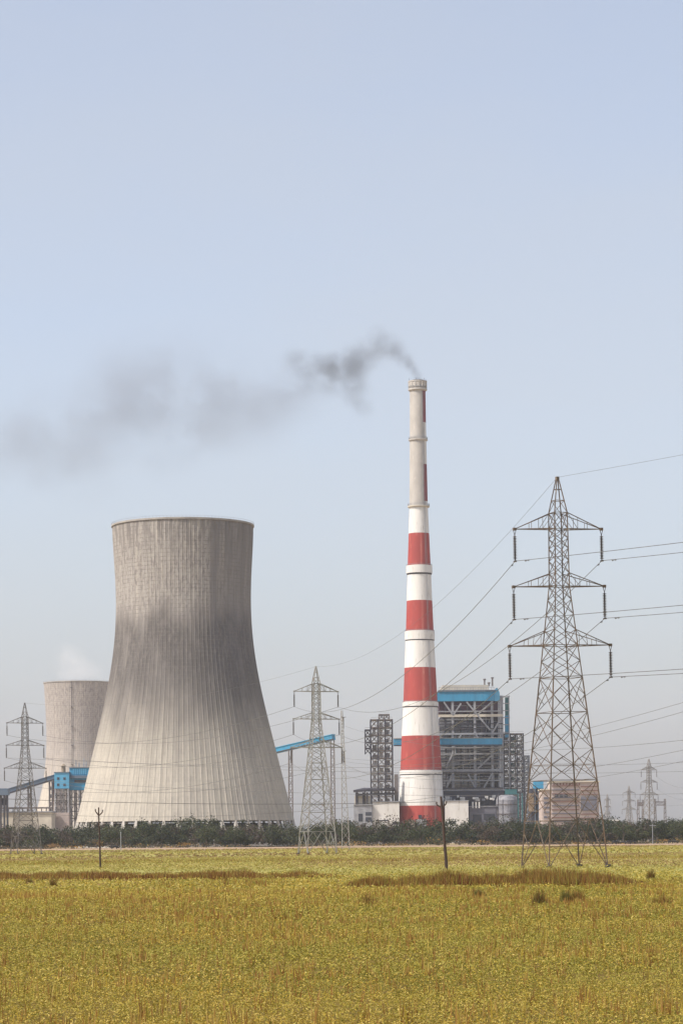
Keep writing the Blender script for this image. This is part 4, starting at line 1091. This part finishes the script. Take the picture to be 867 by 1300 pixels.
# ------------------------------------------------------------ buffalo
def buffalo(graze):
    me = bpy.data.meshes.new('buffalo')
    J = [((0,0,1.02),.36), ((.5,0,1.05),.40), ((.95,0,1.12),.34), ((1.3,0,.98 if graze else 1.22),.2), ((1.62,0,.55 if graze else 1.3),.17), ((1.85,0,.25 if graze else 1.12),.10),
         ((-.5,0,1.05),.36), ((-.85,0,1.02),.22), ((-.98,0,.7),.04), ((-1.0,0,.4),.03)]
    E = [(0,1),(1,2),(2,3),(3,4),(4,5),(0,6),(6,7),(7,8),(8,9)]
    for sx, root_i in ((.85,2),(-.7,6)):
        for sy in (-1,1):
            k = len(J)
            if sx > 0: J += [((sx, .22*sy, .72),.15), ((sx+.03, .22*sy, .4),.085), ((sx, .22*sy, .05),.075)]
            else: J += [((sx+.08, .24*sy, .72),.19), ((sx-.12, .23*sy, .42),.085), ((sx-.05, .23*sy, .05),.075)]
            E += [(root_i, k), (k, k+1), (k+1, k+2)]
    for sy in (-1,1):
        k = len(J); J += [((1.6, .26*sy, (.68 if graze else 1.42)),.04), ((1.45, .42*sy, (.75 if graze else 1.5)),.02)]; E += [(4, k), (k, k+1)]
    me.from_pydata([j[0] for j in J], E, []); me.materials.append(M['hide'])
    o = bpy.data.objects.new('buffalo', me); COL.objects.link(o)
    sk = o.modifiers.new('skin', 'SKIN')
    for v, j in zip(me.skin_vertices[0].data if me.skin_vertices else [], J): v.radius = (j[1], j[1])
    if not me.skin_vertices:
        bpy.context.view_layer.objects.active = o
    return o, J
def add_buffalo(px_, py_, d, rz, lb, graze=True):
    o, J = buffalo(graze)
    if not o.data.skin_vertices:
        bmx = __import__('bmesh').new(); bmx.from_mesh(o.data); lay = bmx.verts.layers.skin.verify()
        bmx.verts.ensure_lookup_table()
        for v, j in zip(bmx.verts, J): v[lay].radius = (j[1], j[1])
        bmx.verts[0][lay].use_root = True; bmx.to_mesh(o.data); bmx.free()
    ss = o.modifiers.new('sub', 'SUBSURF'); ss.levels = 1; ss.render_levels = 1
    o.location = (at(px_, py_, d).x, d, 0); o.rotation_euler = (0,0,rz)
    tag(o, lb, 'buffalo', 'dark buffalo grazing at the far field edge')
add_buffalo(779.5, 1070, 960, .3, 'leftmost dark buffalo grazing right of the nearest pylon')
add_buffalo(790.5, 1070, 965, 2.9, 'dark buffalo second from left in the far row of cattle')
add_buffalo(796.5, 1070, 955, .1, 'dark buffalo with raised head in the middle of the far row', False)
add_buffalo(803, 1070, 960, 3.3, 'dark buffalo at the right end of the close group of three')
add_buffalo(850.5, 1068, 990, .2, 'faint buffalo near the right edge, left one of its pair')
add_buffalo(856, 1068, 992, 3.0, 'faint buffalo nearest the right edge of the field')
add_buffalo(145.5, 1078, 900, .4, 'lone dark buffalo beside the slim pale post at left')

# ------------------------------------------------------------ smoke and steam
def plume(name, label_d, d, puffs, col, scale, depth_f, noise_lo, noise_hi, step, dens, kind='stuff', vox=2.0, thr_soft=1.0):
    """closed hull of lobes; inside it the density follows soft puffs broken by noise"""
    c0 = at(puffs[0][0], puffs[0][1], d); k = d/F
    hull = MB(c0); cs_ = []
    for (px_, py_, rx, ry, w_) in puffs:
        c = at(px_, py_, d); rx, ry = rx*k, ry*k; rd = max(rx, ry)*depth_f
        cs_.append((c-c0, rx, rd, ry, w_))
        vs_, fs_ = [], []; nu, nv = 14, 9
        for j in range(nv+1):
            for i in range(nu):
                th = math.pi*j/nv; ph = 2*math.pi*i/nu
                vs_.append(c+Vector((rx*1.04*math.sin(th)*math.cos(ph), rd*1.04*math.sin(th)*math.sin(ph), ry*1.04*math.cos(th))))
        for j in range(nv):
            for i in range(nu): fs_.append((j*nu+i, (j+1)*nu+i, (j+1)*nu+(i+1) % nu, j*nu+(i+1) % nu))
        hull.add(vs_, fs_)
    m = bpy.data.materials.new(name); m.use_nodes = True; n, l = m.node_tree.nodes, m.node_tree.links; n.remove(n['Principled BSDF'])
    tc = n.new('ShaderNodeTexCoord').outputs['Object']
    wp = n.new('ShaderNodeTexNoise'); wp.inputs['Scale'].default_value = scale*.5; wp.inputs['Detail'].default_value = 3; l.new(tc, wp.inputs['Vector'])
    sb = n.new('ShaderNodeVectorMath'); sb.operation = 'SUBTRACT'; l.new(wp.outputs['Color'], sb.inputs[0]); sb.inputs[1].default_value = (.5,.5,.5)
    sc_ = n.new('ShaderNodeVectorMath'); sc_.operation = 'SCALE'; l.new(sb.outputs[0], sc_.inputs[0]); sc_.inputs['Scale'].default_value = 1.0/scale*.5
    ad = n.new('ShaderNodeVectorMath'); ad.operation = 'ADD'; l.new(tc, ad.inputs[0]); l.new(sc_.outputs[0], ad.inputs[1]); wv = ad.outputs[0]
    tot = None
    for (c, rx, rd, ry, w_) in cs_:
        mp = n.new('ShaderNodeMapping'); mp.vector_type = 'POINT'
        mp.inputs['Scale'].default_value = (1/rx, 1/rd, 1/ry); mp.inputs['Location'].default_value = (-c.x/rx, -c.y/rd, -c.z/ry)
        l.new(wv, mp.inputs['Vector'])
        ln_ = n.new('ShaderNodeVectorMath'); ln_.operation = 'LENGTH'; l.new(mp.outputs[0], ln_.inputs[0])
        f = ramp(n, l, ln_.outputs['Value'], 1.0, .0, 0, w_)
        tot = f if tot is None else mth(n, l, 'ADD', tot, f)
    nz = ramp(n, l, noise(n, l, tc, scale, 5, .6), noise_lo, noise_hi)
    dn = mth(n, l, 'MULTIPLY', mth(n, l, 'MULTIPLY', tot, nz), dens)
    v = n.new('ShaderNodeVolumePrincipled'); v.inputs['Color'].default_value = (*col, 1); l.new(dn, v.inputs['Density'])
    l.new(v.outputs[0], n['Material Output'].inputs['Volume'])
    try: m.cycles.volume_step_rate = step
    except Exception: pass
    o = hull.build(name, m); rm_ = o.modifiers.new('merge', 'REMESH'); rm_.mode = 'VOXEL'; rm_.voxel_size = vox
    tag(o, kind=kind)
    return o
plume('smoke', '', CD, [(531,483,9,6,4.0), (528,477,11,9,3.0), (522,469,15,13,2.0), (513,460,19,17,1.5), (502,450,25,22,1.05), (491,440,30,26,.75), (484,426,24,20,.6), (474,446,34,28,.6), (460,452,36,28,.6), (446,460,38,30,.7), (430,464,38,28,.75), (414,463,38,27,.75), (398,463,36,26,.7), (380,462,34,26,.5), (442,480,36,32,.6), (452,498,30,30,.55), (462,514,22,24,.45), (420,484,42,28,.35), (392,486,44,32,.25), (366,496,44,34,.2)],
      (.37,.41,.47), .07, .8, .31, .70, .25, .095, vox=1.8)
plume('thin_smoke', '', CD+5, [(385,500,64,44,.6), (350,512,80,56,.8), (318,505,85,62,1.0), (290,492,85,64,.9), (275,528,85,56,.6), (310,545,85,46,.6), (240,540,95,72,.8), (215,552,95,70,.8), (250,475,95,72,.7), (200,488,104,80,.8), (165,490,104,80,.8), (150,530,104,74,.6), (110,540,104,76,.7), (75,548,104,80,.8), (45,570,104,74,.6), (100,600,90,56,.35), (5,580,100,72,.6)],
      (.42,.46,.53), .022, .8, .34, .66, .35, .0135, vox=4)
plume('steam', '', 2420, [(100,858,40,14,1.0), (92,846,36,20,.8), (88,834,30,22,.55), (112,850,26,18,.6)], (1,1,1), .035, .9, .25, .6, .35, .022, vox=4)
